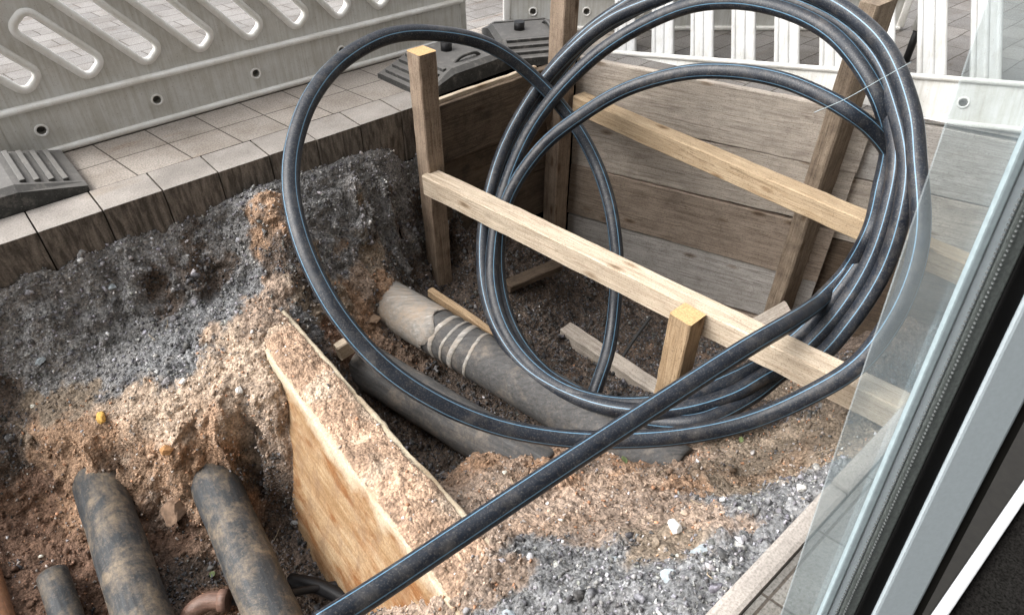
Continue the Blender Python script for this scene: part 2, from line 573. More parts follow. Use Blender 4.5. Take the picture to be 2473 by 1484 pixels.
dr = ramp(n, [(0.3, (0.13, 0.13, 0.13)), (0.75, (0.30, 0.30, 0.30))])
n.links.new(dn, dr.inputs[0])
mx2 = n.nodes.new('ShaderNodeMixShader')
n.links.new(dr.outputs[0], mx2.inputs[0])
n.links.new(mx.outputs[0], mx2.inputs[1])
n.links.new(df.outputs[0], mx2.inputs[2])
n.links.new(mx2.outputs[0], out.inputs['Surface'])
M['glass'] = m


# ------------------------------------------------------------------ object helpers
def link(name, me, mat, parent=None, matrix=None):
    o = bpy.data.objects.new(name, me)
    C.objects.link(o)
    if mat is not None:
        for mm_ in (mat if isinstance(mat, (list, tuple)) else [mat]):
            me.materials.append(mm_)
    if parent is not None:
        o.parent = parent
    if matrix is not None:
        o.matrix_local = matrix
    return o


def tag(o, label, cat, group=None):
    o['label'] = label
    o['category'] = cat
    if group:
        o['group'] = group
    return o


def structure(o):
    o['kind'] = 'structure'
    return o


def thing(name, loc, label, cat, rz=0, group=None):
    o = bpy.data.objects.new(name, None)
    C.objects.link(o)
    o.location = loc
    o.rotation_euler = (0, 0, rz)
    return tag(o, label, cat, group)


def bm_mesh(bm, name, smooth=False):
    me = bpy.data.meshes.new(name)
    bmesh.ops.recalc_face_normals(bm, faces=bm.faces)
    bm.to_mesh(me)
    bm.free()
    if smooth:
        me.polygons.foreach_set('use_smooth', [True] * len(me.polygons))
    return me


def box(bm, lo, hi, bev=0.0):
    r = bmesh.ops.create_cube(bm, size=1)
    vs = r['verts']
    for v in vs:
        v.co = Vector([lo[i] + (v.co[i] + 0.5) * (hi[i] - lo[i]) for i in range(3)])
    if bev > 0:
        es = list({e for v in vs for e in v.link_edges})
        bmesh.ops.bevel(bm, geom=es, offset=bev, segments=2, affect='EDGES', profile=0.6)
    return vs


def timber_mesh(L, w_, h_, bev=0.006, wobble=0.003, seed=0, taper=0.0):
    """a sawn timber along +X, centred on Y, bottom at -h/2, with slightly uneven edges"""
    bm = bmesh.new()
    nx = max(2, int(L / 0.07))
    r = random.Random(seed)
    prof = []
    b_ = bev
    for (sy, sz) in ((-1, -1), (1, -1), (1, 1), (-1, 1)):
        y, z = sy * w_ / 2, sz * h_ / 2
        if (sy, sz) in ((-1, -1), (1, 1)):
            prof += [(y, z - sz * b_), (y - sy * b_, z)]
        else:
            prof += [(y - sy * b_, z), (y, z - sz * b_)]
    rings = []
    for i in range(nx + 1):
        x = L * i / nx
        k = 1 - taper * i / nx
        oy, oz = r.uniform(-wobble, wobble), r.uniform(-wobble, wobble)
        rings.append([bm.verts.new((x + (r.uniform(-wobble, wobble) if i in (0, nx) else 0),
                                    y * k + oy * 0.6 + r.uniform(-1, 1) * wobble * 0.3,
                                    z * k + oz * 0.6 + r.uniform(-1, 1) * wobble * 0.3)) for (y, z) in prof])
    for i in range(nx):
        for j in range(8):
            bm.faces.new((rings[i][j], rings[i][(j + 1) % 8], rings[i + 1][(j + 1) % 8], rings[i + 1][j]))
    f0 = bm.faces.new(rings[0][::-1])
    f1 = bm.faces.new(rings[-1])
    f0.material_index = 1
    f1.material_index = 1
    return bm_mesh(bm, 'timber')


def axis_matrix(p, q, roll_up=Vector((0, 0, 1))):
    x = (q - p).normalized()
    y = roll_up.cross(x)
    if y.length < 1e-4:
        y = Vector((0, 1, 0))
    y.normalize()
    z = x.cross(y)
    mt = Matrix((x, y, z)).transposed().to_4x4()
    mt.translation = p
    return mt


def timber(name, p, q, w_, h_, mat, label, cat, group=None, up=Vector((0, 0, 1)), seed=0, end=None, bev=0.006, wob=0.003, taper=0.0):
    me = timber_mesh((q - p).length, w_, h_, bev, wob, seed, taper)
    o = link(name, me, [mat, end or mat])
    o.matrix_world = axis_matrix(p, q, up)
    return tag(o, label, cat, group)


def catmull(pts, step=0.02):
    P = [Vector(p) for p in pts]
    P = [P[0] * 2 - P[1]] + P + [P[-1] * 2 - P[-2]]
    out = []
    for i in range(1, len(P) - 2):
        p0, p1, p2, p3 = P[i - 1:i + 3]
        k = max(2, int((p2 - p1).length / step))
        d = [max(1e-4, (b_ - a_).length) ** 0.5 for a_, b_ in ((p0, p1), (p1, p2), (p2, p3))]
        t0, t1 = 0, d[0]
        t2 = t1 + d[1]
        t3 = t2 + d[2]
        for j in range(k):
            t = t1 + (t2 - t1) * j / k
            a1 = p0 * ((t1 - t) / (t1 - t0)) + p1 * ((t - t0) / (t1 - t0))
            a2 = p1 * ((t2 - t) / (t2 - t1)) + p2 * ((t - t1) / (t2 - t1))
            a3 = p2 * ((t3 - t) / (t3 - t2)) + p3 * ((t - t2) / (t3 - t2))
            b1 = a1 * ((t2 - t) / (t2 - t0)) + a2 * ((t - t0) / (t2 - t0))
            b2 = a2 * ((t3 - t) / (t3 - t1)) + a3 * ((t - t1) / (t3 - t1))
            out.append(b1 * ((t2 - t) / (t2 - t1)) + b2 * ((t - t1) / (t2 - t1)))
    out.append(P[-2])
    return out


def tube(bm, path, rad, seg=20, stripes=(), cap=True, twist=0.0, closed=False, rads=None):
    prev = None
    rings = []
    n_ = len(path)
    for i, p in enumerate(path):
        if closed:
            tg = path[(i + 1) % n_] - path[i - 1]
        else:
            tg = path[min(i + 1, n_ - 1)] - path[max(i - 1, 0)]
        tg.normalize()
        if prev is None:
            u_ = tg.cross(Vector((0, 0, 1)))
            if u_.length < 1e-3:
                u_ = tg.cross(Vector((1, 0, 0)))
        else:
            u_ = prev - tg * prev.dot(tg)
        u_.normalize()
        prev = u_.copy()
        v_ = tg.cross(u_)
        rr = rads[i] if rads else rad
        ring = []
        for k in range(seg):
            an_ = 2 * math.pi * k / seg + twist * i
            ring.append(bm.verts.new(p + (u_ * math.cos(an_) + v_ * math.sin(an_)) * rr))
        rings.append(ring)
    rng_ = range(n_) if closed else range(n_ - 1)
    for i in rng_:
        a_, b_ = rings[i], rings[(i + 1) % n_]
        for k in range(seg):
            f_ = bm.faces.new((a_[k], a_[(k + 1) % seg], b_[(k + 1) % seg], b_[k]))
            f_.smooth = True
            if k in stripes:
                f_.material_index = 1
    if cap and not closed:
        bm.faces.new(rings[0][::-1])
        bm.faces.new(rings[-1])


def raw_mesh(name, V, F, col=None, smooth=True):
    """fast mesh from arrays; F has a constant number of corners"""
    me = bpy.data.meshes.new(name)
    V = np.asarray(V, dtype=np.float32)
    F = np.asarray(F, dtype=np.int32)
    k = F.shape[1]
    me.vertices.add(len(V))
    me.vertices.foreach_set('co', V.ravel())
    me.loops.add(F.size)
    me.loops.foreach_set('vertex_index', F.ravel())
    me.polygons.add(len(F))
    me.polygons.foreach_set('loop_start', np.arange(0, F.size, k, dtype=np.int32))
    if smooth:
        me.polygons.foreach_set('use_smooth', np.ones(len(F), dtype=bool))
    if col is not None:
        at_ = me.attributes.new('Col', 'FLOAT_COLOR', 'POINT')
        c4 = np.ones((len(V), 4), dtype=np.float32)
        c4[:, :3] = col
        at_.data.foreach_set('color', c4.ravel())
    me.update(calc_edges=True)
    me.validate()
    return me


# ------------------------------------------------------------------ pavement
KN = 3.11                                     # pit edge of the far kerb
DW = Vector((math.cos(math.radians(-28)), math.sin(math.radians(-28)), 0))   # along the board wall
CORNER = Vector((0.46, 4.335, 0))
NW = Vector((DW.y, -DW.x, 0))                 # towards the pit
if NW.dot(Vector((0, -1, 0))) < 0:
    NW = -NW


def an2(p):
    return AN(p)


bm = bmesh.new()
uvl = bm.loops.layers.uv.new('UVMap')


def flat(poly, z=0.0, th=0.05):
    vs = [bm.verts.new(W(a, n_, z)) for a, n_ in poly]
    f_ = bm.faces.new(vs)
    if f_.normal.z < 0:
        f_.normal_flip()
    for l_ in f_.loops:
        a, n_ = AN(l_.vert.co)
        l_[uvl].uv = (a + 0.144 * (n_ - 3.11) - 0.068, n_ - 3.33)


ce = an2(CORNER - NW * 0.06)
we = an2(CORNER - NW * 0.06 + DW * 3.0)
flat([(-40, KN + 0.221), (60, KN + 0.221), (60, 3.93), (-40, 3.93)])
flat([(ce[0] - 0.15, KN + 0.02), (60, KN + 0.02), (60, KN + 0.221), (ce[0] - 0.15, KN + 0.221)])
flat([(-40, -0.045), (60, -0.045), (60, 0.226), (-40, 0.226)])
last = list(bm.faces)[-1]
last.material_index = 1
me = bpy.data.meshes.new('pavement')
bm.normal_update()
for f_ in bm.faces:
    if f_.normal.z < 0:
        f_.normal_flip()
bm.to_mesh(me)
bm.free()
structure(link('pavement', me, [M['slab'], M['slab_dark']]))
bm = bmesh.new()
uvl = bm.loops.layers.uv.new('UVMap')
flat([(-40, 3.93), (60, 3.93), (60, 60), (-40, 60)])
flat([(ce[0], ce[1]), (ce[0] - 0.15, KN + 0.02), (60, KN + 0.02), (60, we[1]), we], .003)
flat([we, (60, we[1]), (60, 0.29), (we[0], 0.29)], .003)
me = bpy.data.meshes.new('road')
bm.normal_update()
for f_ in bm.faces:
    if f_.normal.z < 0:
        f_.normal_flip()
bm.to_mesh(me)
bm.free()
structure(link('road', me, M['street']))

# far kerb: a row of granite stones
bm = bmesh.new()
a0 = -1.75
r_ = random.Random(3)
while a0 < 2.05:
    L = 0.26
    dn, dz = r_.uniform(-0.0015, 0.0015), r_.uniform(-0.0015, 0.0008)
    box(bm, (a0 + 0.003, KN + dn, -0.30), (a0 + L - 0.0025, KN + 0.216, 0.002 + dz), 0.0035)
    a0 += L
me = bm_mesh(bm, 'kerb')
o = structure(link('kerb', me, M['kerb']))
o.rotation_euler = (0, 0, A41)

# near kerb: long smooth edging stones beside the shop front
bm = bmesh.new()
for (s0, s1) in ((-1.6, 0.42), (0.425, 1.42), (1.425, 2.42), (2.425, 3.42), (3.425, 5.5)):
    box(bm, (s0 + 0.002, 0.228, -0.26), (s1 - 0.002, 0.284, 0.012), 0.014)
me = bm_mesh(bm, 'edging_strip')
o = structure(link('edging_strip', me, M['strip']))
o.rotation_euler = (0, 0, A41)

# ------------------------------------------------------------------ pit: height field from surveyed points
D_ = (0.205, 0.202, 0.196)
G_ = (0.158, 0.160, 0.160)
B_ = (0.255, 0.195, 0.15)
O_ = (0.265, 0.175, 0.115)
R_ = (0.135, 0.085, 0.06)
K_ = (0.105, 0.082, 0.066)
T_ = (0.20, 0.16, 0.12)
M_ = (0.34, 0.265, 0.20)
pts = [  # u, v, z, colour
    (0, 675, -.155, D_), (60, 655, -.15, D_), (130, 630, -.155, D_), (270, 576, -.15, D_), (400, 520, -.15, D_), (560, 466, -.145, D_),
    (100, 690, -.22, D_), (200, 620, -.17, D_), (300, 600, -.185, D_), (400, 560, -.20, D_), (500, 520, -.19, D_), (560, 500, -.17, D_),
    (620, 480, -.12, O_), (640, 540, -.20, O_), (690, 560, -.24, O_), (600, 520, -.20, D_), (720, 600, -.33, D_), (700, 640, -.40, K_), (760, 700, -.55, K_), (650, 655, -.42, K_),
    (300, 680, -.33, D_), (400, 630, -.31, D_), (500, 570, -.27, D_), (560, 560, -.27, D_), (580, 620, -.38, D_),
    (0, 760, -.30, D_), (0, 850, -.50, D_), (100, 800, -.40, D_), (100, 900, -.58, D_), (200, 740, -.38, D_), (200, 820, -.50, D_), (300, 780, -.52, D_), (400, 720, -.47, K_), (500, 650, -.42, K_), (520, 690, -.49, K_),
    (0, 950, -.62, K_), (100, 980, -.66, T_), (0, 1050, -.72, K_), (30, 1130, -.83, K_), (0, 1250, -.97, R_), (0, 1400, -1.0, R_), (0, 1484, -1.02, R_), (100, 1200, -.97, R_), (100, 1320, -1.02, R_), (150, 1400, -1.05, R_),
    (200, 950, -.65, T_), (250, 870, -.60, D_), (300, 900, -.60, G_), (400, 820, -.54, G_), (480, 780, -.52, G_), (560, 720, -.49, G_), (600, 690, -.47, G_), (640, 700, -.46, B_), (650, 742, -.455, B_), (690, 762, -.475, B_), (620, 800, -.475, B_),
    (350, 960, -.62, M_), (450, 870, -.55, G_), (500, 930, -.55, M_), (550, 820, -.50, M_), (600, 850, -.49, M_), (300, 1010, -.66, M_), (420, 1000, -.63, M_), (540, 1000, -.60, M_), (620, 950, -.55, M_), (600, 780, -.47, B_),
    (130, 1060, -.72, O_), (120, 1085, -.77, O_), (200, 1075, -.71, O_), (260, 1085, -.71, O_), (400, 1085, -.70, O_), (520, 1055, -.66, O_), (600, 1015, -.62, B_), (655, 985, -.60, B_),
    (190, 1170, -.90, O_), (300, 1160, -.90, O_), (400, 1165, -.90, O_), (400, 1225, -1.0, B_), (400, 1270, -1.07, R_), (430, 1400, -1.13, K_), (330, 1200, -1.06, K_), (520, 1155, -.90, O_), (560, 1182, -1.0, R_), (630, 1135, -.98, K_), (660, 1178, -1.12, K_),
    (650, 1220, -1.22, K_), (700, 1300, -1.25, K_), (740, 1400, -1.27, K_), (800, 1484, -1.27, K_), (500, 1484, -1.17, R_), (300, 1484, -1.1, R_),
    # under the left shoring and round the pipe mouths
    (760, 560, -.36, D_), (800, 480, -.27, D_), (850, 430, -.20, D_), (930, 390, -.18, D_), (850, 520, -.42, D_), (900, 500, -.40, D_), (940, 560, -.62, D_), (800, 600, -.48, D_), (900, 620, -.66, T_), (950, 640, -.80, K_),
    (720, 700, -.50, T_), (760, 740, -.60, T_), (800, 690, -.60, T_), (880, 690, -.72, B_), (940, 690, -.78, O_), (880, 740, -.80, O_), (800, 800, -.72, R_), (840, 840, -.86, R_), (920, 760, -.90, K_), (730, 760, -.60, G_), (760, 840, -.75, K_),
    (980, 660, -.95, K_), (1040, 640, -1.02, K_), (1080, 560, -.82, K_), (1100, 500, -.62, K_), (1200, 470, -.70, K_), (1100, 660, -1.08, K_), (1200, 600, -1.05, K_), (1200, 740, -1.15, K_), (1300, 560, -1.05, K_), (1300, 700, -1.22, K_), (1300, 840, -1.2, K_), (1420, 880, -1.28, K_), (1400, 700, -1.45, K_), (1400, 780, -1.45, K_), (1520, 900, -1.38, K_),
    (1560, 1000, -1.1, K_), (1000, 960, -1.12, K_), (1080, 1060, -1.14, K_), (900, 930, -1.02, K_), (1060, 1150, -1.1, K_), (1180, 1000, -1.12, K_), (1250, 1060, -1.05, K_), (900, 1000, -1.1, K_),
    # mound over the near pipe ends
    (1150, 1100, -.76, O_), (1110, 1160, -.78, B_), (1110, 1210, -.60, B_), (1200, 1170, -.66, B_), (1270, 1150, -.72, B_), (1330, 1130, -.73, O_), (1180, 1260, -.52, B_), (1300, 1250, -.55, B_), (1420, 1130, -.74, B_), (1500, 1110, -.76, O_), (1580, 1130, -.70, B_), (1660, 1160, -.62, O_), (1660, 1100, -.80, B_), (1720, 1120, -.72, T_),
    (1560, 1060, -.95, K_), (1650, 1040, -1.0, K_), (1750, 1060, -.86, T_), (1850, 1060, -.76, T_), (1950, 1040, -.66, T_), (1850, 1000, -.90, K_), (1950, 960, -.85, T_), (2040, 1010, -.52, T_), (2080, 940, -.60, T_), (2150, 850, -.75, K_), (2200, 760, -1.0, K_),
    (1850, 1165, -.62, T_), (1950, 1130, -.55, T_), (2010, 1095, -.45, T_), (1750, 1180, -.60, T_),
    (1780, 1215, -.40, G_), (1900, 1185, -.34, G_), (1985, 1138, -.27, G_), (2030, 1100, -.24, G_), (1950, 1195, -.22, G_), (1880, 1250, -.18, G_), (1800, 1330, -.17, G_), (1720, 1420, -.15, G_), (1650, 1484, -.15, G_),
    (1700, 1250, -.33, B_), (1600, 1220, -.45, B_), (1600, 1300, -.34, T_), (1500, 1250, -.48, B_), (1450, 1350, -.38, G_), (1550, 1400, -.25, G_), (1400, 1250, -.52, B_), (1300, 1320, -.47, G_), (1200, 1400, -.45, B_), (1300, 1420, -.36, G_), (1400, 1484, -.28, G_), (1200, 1484, -.40, G_), (1130, 1484, -.45, B_), (1130, 1380, -.47, B_),
]
PX, PZ, PC = [], [], []
for (u, v, z, col) in pts:
    p = atz(u, v, z)
    PX.append(AN(p)); PZ.append(z); PC.append(col)
extra = [  # a, n, z, colour: parts that lie behind boards, kerbs and the wall
    (-1.6, 3.1, -.16, D_), (-1.6, 2.8, -.6, D_), (-1.6, 2.0, -1.0, R_), (-1.6, 0.4, -1.0, R_), (0.3, 0.4, -1.2, K_), (-.5, .4, -1.1, R_), (-.5, 1.4, -1.05, R_), (0.35, 1.5, -1.28, K_), (0.4, 2.1, -1.2, K_),
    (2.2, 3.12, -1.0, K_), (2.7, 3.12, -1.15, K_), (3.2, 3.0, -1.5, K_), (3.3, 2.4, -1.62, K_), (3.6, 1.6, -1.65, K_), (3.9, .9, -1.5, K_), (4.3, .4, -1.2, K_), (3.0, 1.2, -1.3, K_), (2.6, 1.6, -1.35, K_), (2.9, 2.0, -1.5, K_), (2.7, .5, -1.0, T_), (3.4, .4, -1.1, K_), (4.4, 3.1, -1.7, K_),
    (1.5, .28, -.13, G_), (1.0, .28, -.12, G_), (.5, .28, -.13, G_), (.4, .35, -.25, G_), (.5, .8, -.45, B_), (1.95, .28, -.3, T_), (2.25, .28, -.45, T_), (2.6, .28, -.7, T_),
] + [(x, 3.115, -.135, D_) for x in np.arange(-1.5, 1.75, .09)] + [(x, 3.14, -.13, D_) for x in np.arange(-1.5, 1.75, .09)] + [
    (1.9, 3.12, -.22, D_), (1.8, 3.115, -.15, D_), (1.97, 3.10, -.26, D_),
]
for (a, n_, z, col) in extra:
    PX.append((a, n_)); PZ.append(z); PC.append(col)
PX, PZ, PC = np.array(PX), np.array(PZ), np.array(PC)


def rbf_fit(X, Y, smooth=0.003):
    d = np.linalg.norm(X[:, None] - X[None], axis=2)
    Aq = np.block([[d + smooth * -np.eye(len(X)), np.ones((len(X), 1)), X], [np.ones((1, len(X))), np.zeros((1, 3))], [X.T, np.zeros((2, 3))]])
    return np.linalg.solve(Aq, np.concatenate([Y, np.zeros(3)]))


RW = rbf_fit(PX, PZ)


def height(X):
    out = np.empty(len(X))
    for i in range(0, len(X), 40000):
        x = X[i:i + 40000]
        d = np.linalg.norm(x[:, None] - PX[None], axis=2)
        out[i:i + 40000] = d @ RW[:len(PX)] + RW[len(PX)] + x @ RW[len(PX) + 1:]
    return out


def zone(X):
    out = np.empty((len(X), 3))
    for i in range(0, len(X), 40000):
        x = X[i:i + 40000]
        d2 = ((x[:, None] - PX[None]) ** 2).sum(2) + 0.0006
        w_ = d2 ** -3.4
        out[i:i + 40000] = (w_ @ PC) / w_.sum(1)[:, None]
    return out


CELL = 0.0068
aa = np.arange(-1.6, 4.45, CELL)
nn = np.arange(0.275, KN - 0.001, CELL)
GA, GN = np.meshgrid(aa, nn, indexing='ij')
X2 = np.stack([GA.ravel(), GN.ravel()], 1)
Z = np.clip(height(X2), -1.75, -0.10)
P3 = np.column_stack([X2, Z])
# broken, lumpy ground: coarse lumps, clods, fine grains; also pushed sideways so that steep faces are rough
edge = np.clip((KN - X2[:, 1]) / 0.06, 0, 1) * np.clip((X2[:, 1] - 0.275) / 0.05, 0, 1)
Zg = Z.reshape(GA.shape)
g0, g1 = np.gradient(Zg, CELL, CELL)
NRM = np.column_stack([-g0.ravel(), -g1.ravel(), np.ones(len(Z))])
AREA = np.linalg.norm(NRM, axis=1)
NRM /= AREA[:, None]


def bill(f, seed):
    return np.abs(vnoise(P3, f, seed)) * 2 - .75


rough_ = np.clip(fbm(P3, 3, 2, 95) * .9 + .85, .35, 1.25)
disp = fbm(P3, 5.0, 2, 1) * 0.020 + rough_ * (bill(11, 91) * .013 + bill(23, 92) * .0115 + bill(47, 93) * .0075 + vnoise(P3, 90, 21) * .004)
disp -= rough_ * np.clip(vnoise(P3, 19, 97) - .25, 0, 1) * .016          # pits between the clods
P3 += NRM * (disp * edge)[:, None]
P3[:, 0] += fbm(P3, 9, 3, 31, 0.6) * 0.012 * edge
P3[:, 1] += fbm(P3, 9, 3, 41, 0.6) * 0.012 * edge
P3[:, 1] = np.minimum(P3[:, 1], KN + 0.004)
Xw = X2 + np.column_stack([fbm(P3, 10, 4, 51, .65), fbm(P3, 10, 4, 61, .65)]) * 0.055
COL = zone(Xw)
mott = np.clip(0.5 + 0.55 * fbm(P3, 14, 4, 71, 0.6), 0, 1)[:, None]
COL = COL * (0.72 + 0.56 * mott)
ochre = np.clip(fbm(P3, 4, 3, 81) * 1.4 - 0.50, 0, 0.5)[:, None] * np.clip((COL.max(1) - COL.min(1)) / .05, .15, 1)[:, None]
COL = COL * (1 - ochre * 0.6) + np.array([0.26, 0.155, 0.09]) * ochre * 0.6 * np.clip(COL.mean(1)[:, None] / 0.16, 0.3, 1)
na, nn_ = GA.shape
V = np.column_stack([P3[:, 0] * CA - P3[:, 1] * SA, P3[:, 0] * SA + P3[:, 1] * CA, P3[:, 2]])
idx = np.arange(na * nn_).reshape(na, nn_)
F = np.stack([idx[:-1, :-1].ravel(), idx[1:, :-1].ravel(), idx[1:, 1:].ravel(), idx[:-1, 1:].ravel()], 1)
me = raw_mesh('pit_soil', V, F, COL)
structure(link('pit_soil', me, M['soil']))


# loose stones lying on the soil
def stone_template(seed, n_=9):
    r = np.random.default_rng(seed)
    bm_ = bmesh.new()
    for _ in range(n_):
        p = r.normal(size=3)
        p /= np.linalg.norm(p)
        bm_.verts.new(p * r.uniform(0.75, 1.0) * np.array([1.0, 0.8, 0.6]))
    bmesh.ops.convex_hull(bm_, input=bm_.verts)
    bmesh.ops.triangulate(bm_, faces=bm_.faces)
    bmesh.ops.delete(bm_, geom=[v for v in bm_.verts if not v.link_faces], context='VERTS')
    bm_.verts.index_update()
    vs = np.array([v.co[:] for v in bm_.verts])
    fs = np.array([[v.index for v in f_.verts] for f_ in bm_.faces])
    bm_.free()
    return vs, fs


TEMPL = [stone_template(100 + k, 8 + k % 4) for k in range(14)]


def rand_rot(r):
    q = r.normal(size=4)
    q /= np.linalg.norm(q)
    w_, x, y, z = q
    return np.array([[1 - 2 * (y * y + z * z), 2 * (x * y - z * w_), 2 * (x * z + y * w_)],
                     [2 * (x * y + z * w_), 1 - 2 * (x * x + z * z), 2 * (y * z - x * w_)],
                     [2 * (x * z - y * w_), 2 * (y * z + x * w_), 1 - 2 * (x * x + y * y)]])


def rand_rots(m_):
    q = nr.normal(size=(m_, 4))
    q /= np.linalg.norm(q, axis=1)[:, None]
    w_, x, y, z = q.T
    return np.stack([np.stack([1 - 2 * (y * y + z * z), 2 * (x * y - z * w_), 2 * (x * z + y * w_)], 1),
                     np.stack([2 * (x * y + z * w_), 1 - 2 * (x * x + z * z), 2 * (y * z - x * w_)], 1),
                     np.stack([2 * (x * z - y * w_), 2 * (y * z + x * w_), 1 - 2 * (x * x + y * y)], 1)], 1)


def scatter(count, sel, smin, smax, colfn, power=3.0, sink=0.25):
    VV, FF, CC, off = [], [], [], 0
    ids = nr.choice(sel, size=count, p=AREA[sel] / AREA[sel].sum())
    which = nr.integers(len(TEMPL), size=count)
    for t in range(len(TEMPL)):
        I = ids[which == t]
        m_ = len(I)
        if not m_:
            continue
        vs, fs = TEMPL[t]
        sz = smin + (smax - smin) * nr.random(m_) ** power
        P_ = np.einsum('mij,vj->mvi', rand_rots(m_), vs) * sz[:, None, None] + V[I][:, None] + nr.normal(size=(m_, 1, 3)) * 0.003
        P_[:, :, 2] += (sz * sink)[:, None]
        VV.append(P_.reshape(-1, 3))
        FF.append((fs[None] + (np.arange(m_) * len(vs))[:, None, None] + off).reshape(-1, 3))
        off += m_ * len(vs)
        cols = np.array([colfn(COL[i]) for i in I])
        CC.append(np.repeat(cols, len(vs), axis=0))
    return np.concatenate(VV), np.concatenate(FF), np.concatenate(CC)


greyness = COL.max(1) - COL.min(1)
bright = COL.mean(1)
# only where the stones can be seen (not behind the boards)
vis = (P3[:, 0] < 3.2)
sel_grey = np.where(vis & (greyness < 0.06) & (bright > 0.05))[0]
sel_brown = np.where(vis & (greyness >= 0.05))[0]
sel_all = np.where(vis)[0]


def c_grey(c):
    g = nr.choice([0.10, 0.16, 0.24, 0.34, 0.5], p=[.22, .30, .29, .15, .04])
    g *= np.clip(c.mean() / 0.18, 0.45, 1.1)
    return np.array([g, g * nr.uniform(.95, 1.02), g * nr.uniform(.90, 1.08)])


def c_brown(c):
    k = nr.random()
    if k < 0.6:
        return c * nr.uniform(0.7, 1.7)
    if k < 0.85:
        g = nr.uniform(0.15, 0.4)
        return np.array([g, g * .88, g * .78])
    return np.array([0.36, 0.2, 0.12]) * nr.uniform(0.7, 1.3)


def c_light(c):
    g = nr.uniform(0.4, 0.75)
    return np.array([g, g * nr.uniform(.93, 1), g * nr.uniform(.85, 1)])


parts_ = [scatter(64000, sel_grey, 0.003, 0.013, c_grey, 2.2), scatter(2600, sel_grey, 0.011, 0.032, c_grey, 2.4), scatter(22000, sel_brown, 0.003, 0.013, c_brown, 2.2),
          scatter(4000, sel_all, 0.003, 0.010, c_grey), scatter(300, np.where(vis & (bright > 0.07))[0], 0.006, 0.020, c_light, 2.0), scatter(900, sel_brown, 0.010, 0.032, lambda c: c * nr.uniform(.75, 1.25), 2.5, .1)]
off = 0
VV, FF, CC = [], [], []
for v_, f_, c_ in parts_:
    VV.append(v_); FF.append(f_ + off); CC.append(c_); off += len(v_)
me = raw_mesh('gravel', np.concatenate(VV), np.concatenate(FF), np.concatenate(CC), smooth=False)
o = link('gravel', me, M['stones'])
o['kind'] = 'stuff'
tag(o, 'loose grey and brown gravel strewn over the pit soil', 'gravel')

# rootlets and straw in the soil
bm = bmesh.new()
for i in nr.choice(sel_all, size=130):
    p = Vector(V[i]) + Vector((0, 0, 0.006))
    d = Vector(nr.normal(size=3)); d.z *= 0.35; d.normalize()
    L = nr.uniform(0.02, 0.07)
    q = p + d * L * .5 + Vector(nr.normal(size=3)) * 0.006
    tube(bm, catmull([p, q, p + d * L + Vector((0, 0, nr.uniform(-.005, .015)))], 0.01), nr.uniform(.0008, .0018), 5)
me = bm_mesh(bm, 'straw', True)
o = link('straw', me, simple('dry_straw', (0.36, 0.29, 0.2), 0.9))
o['kind'] = 'stuff'
tag(o, 'dry rootlets and straw scattered in the soil', 'straw')

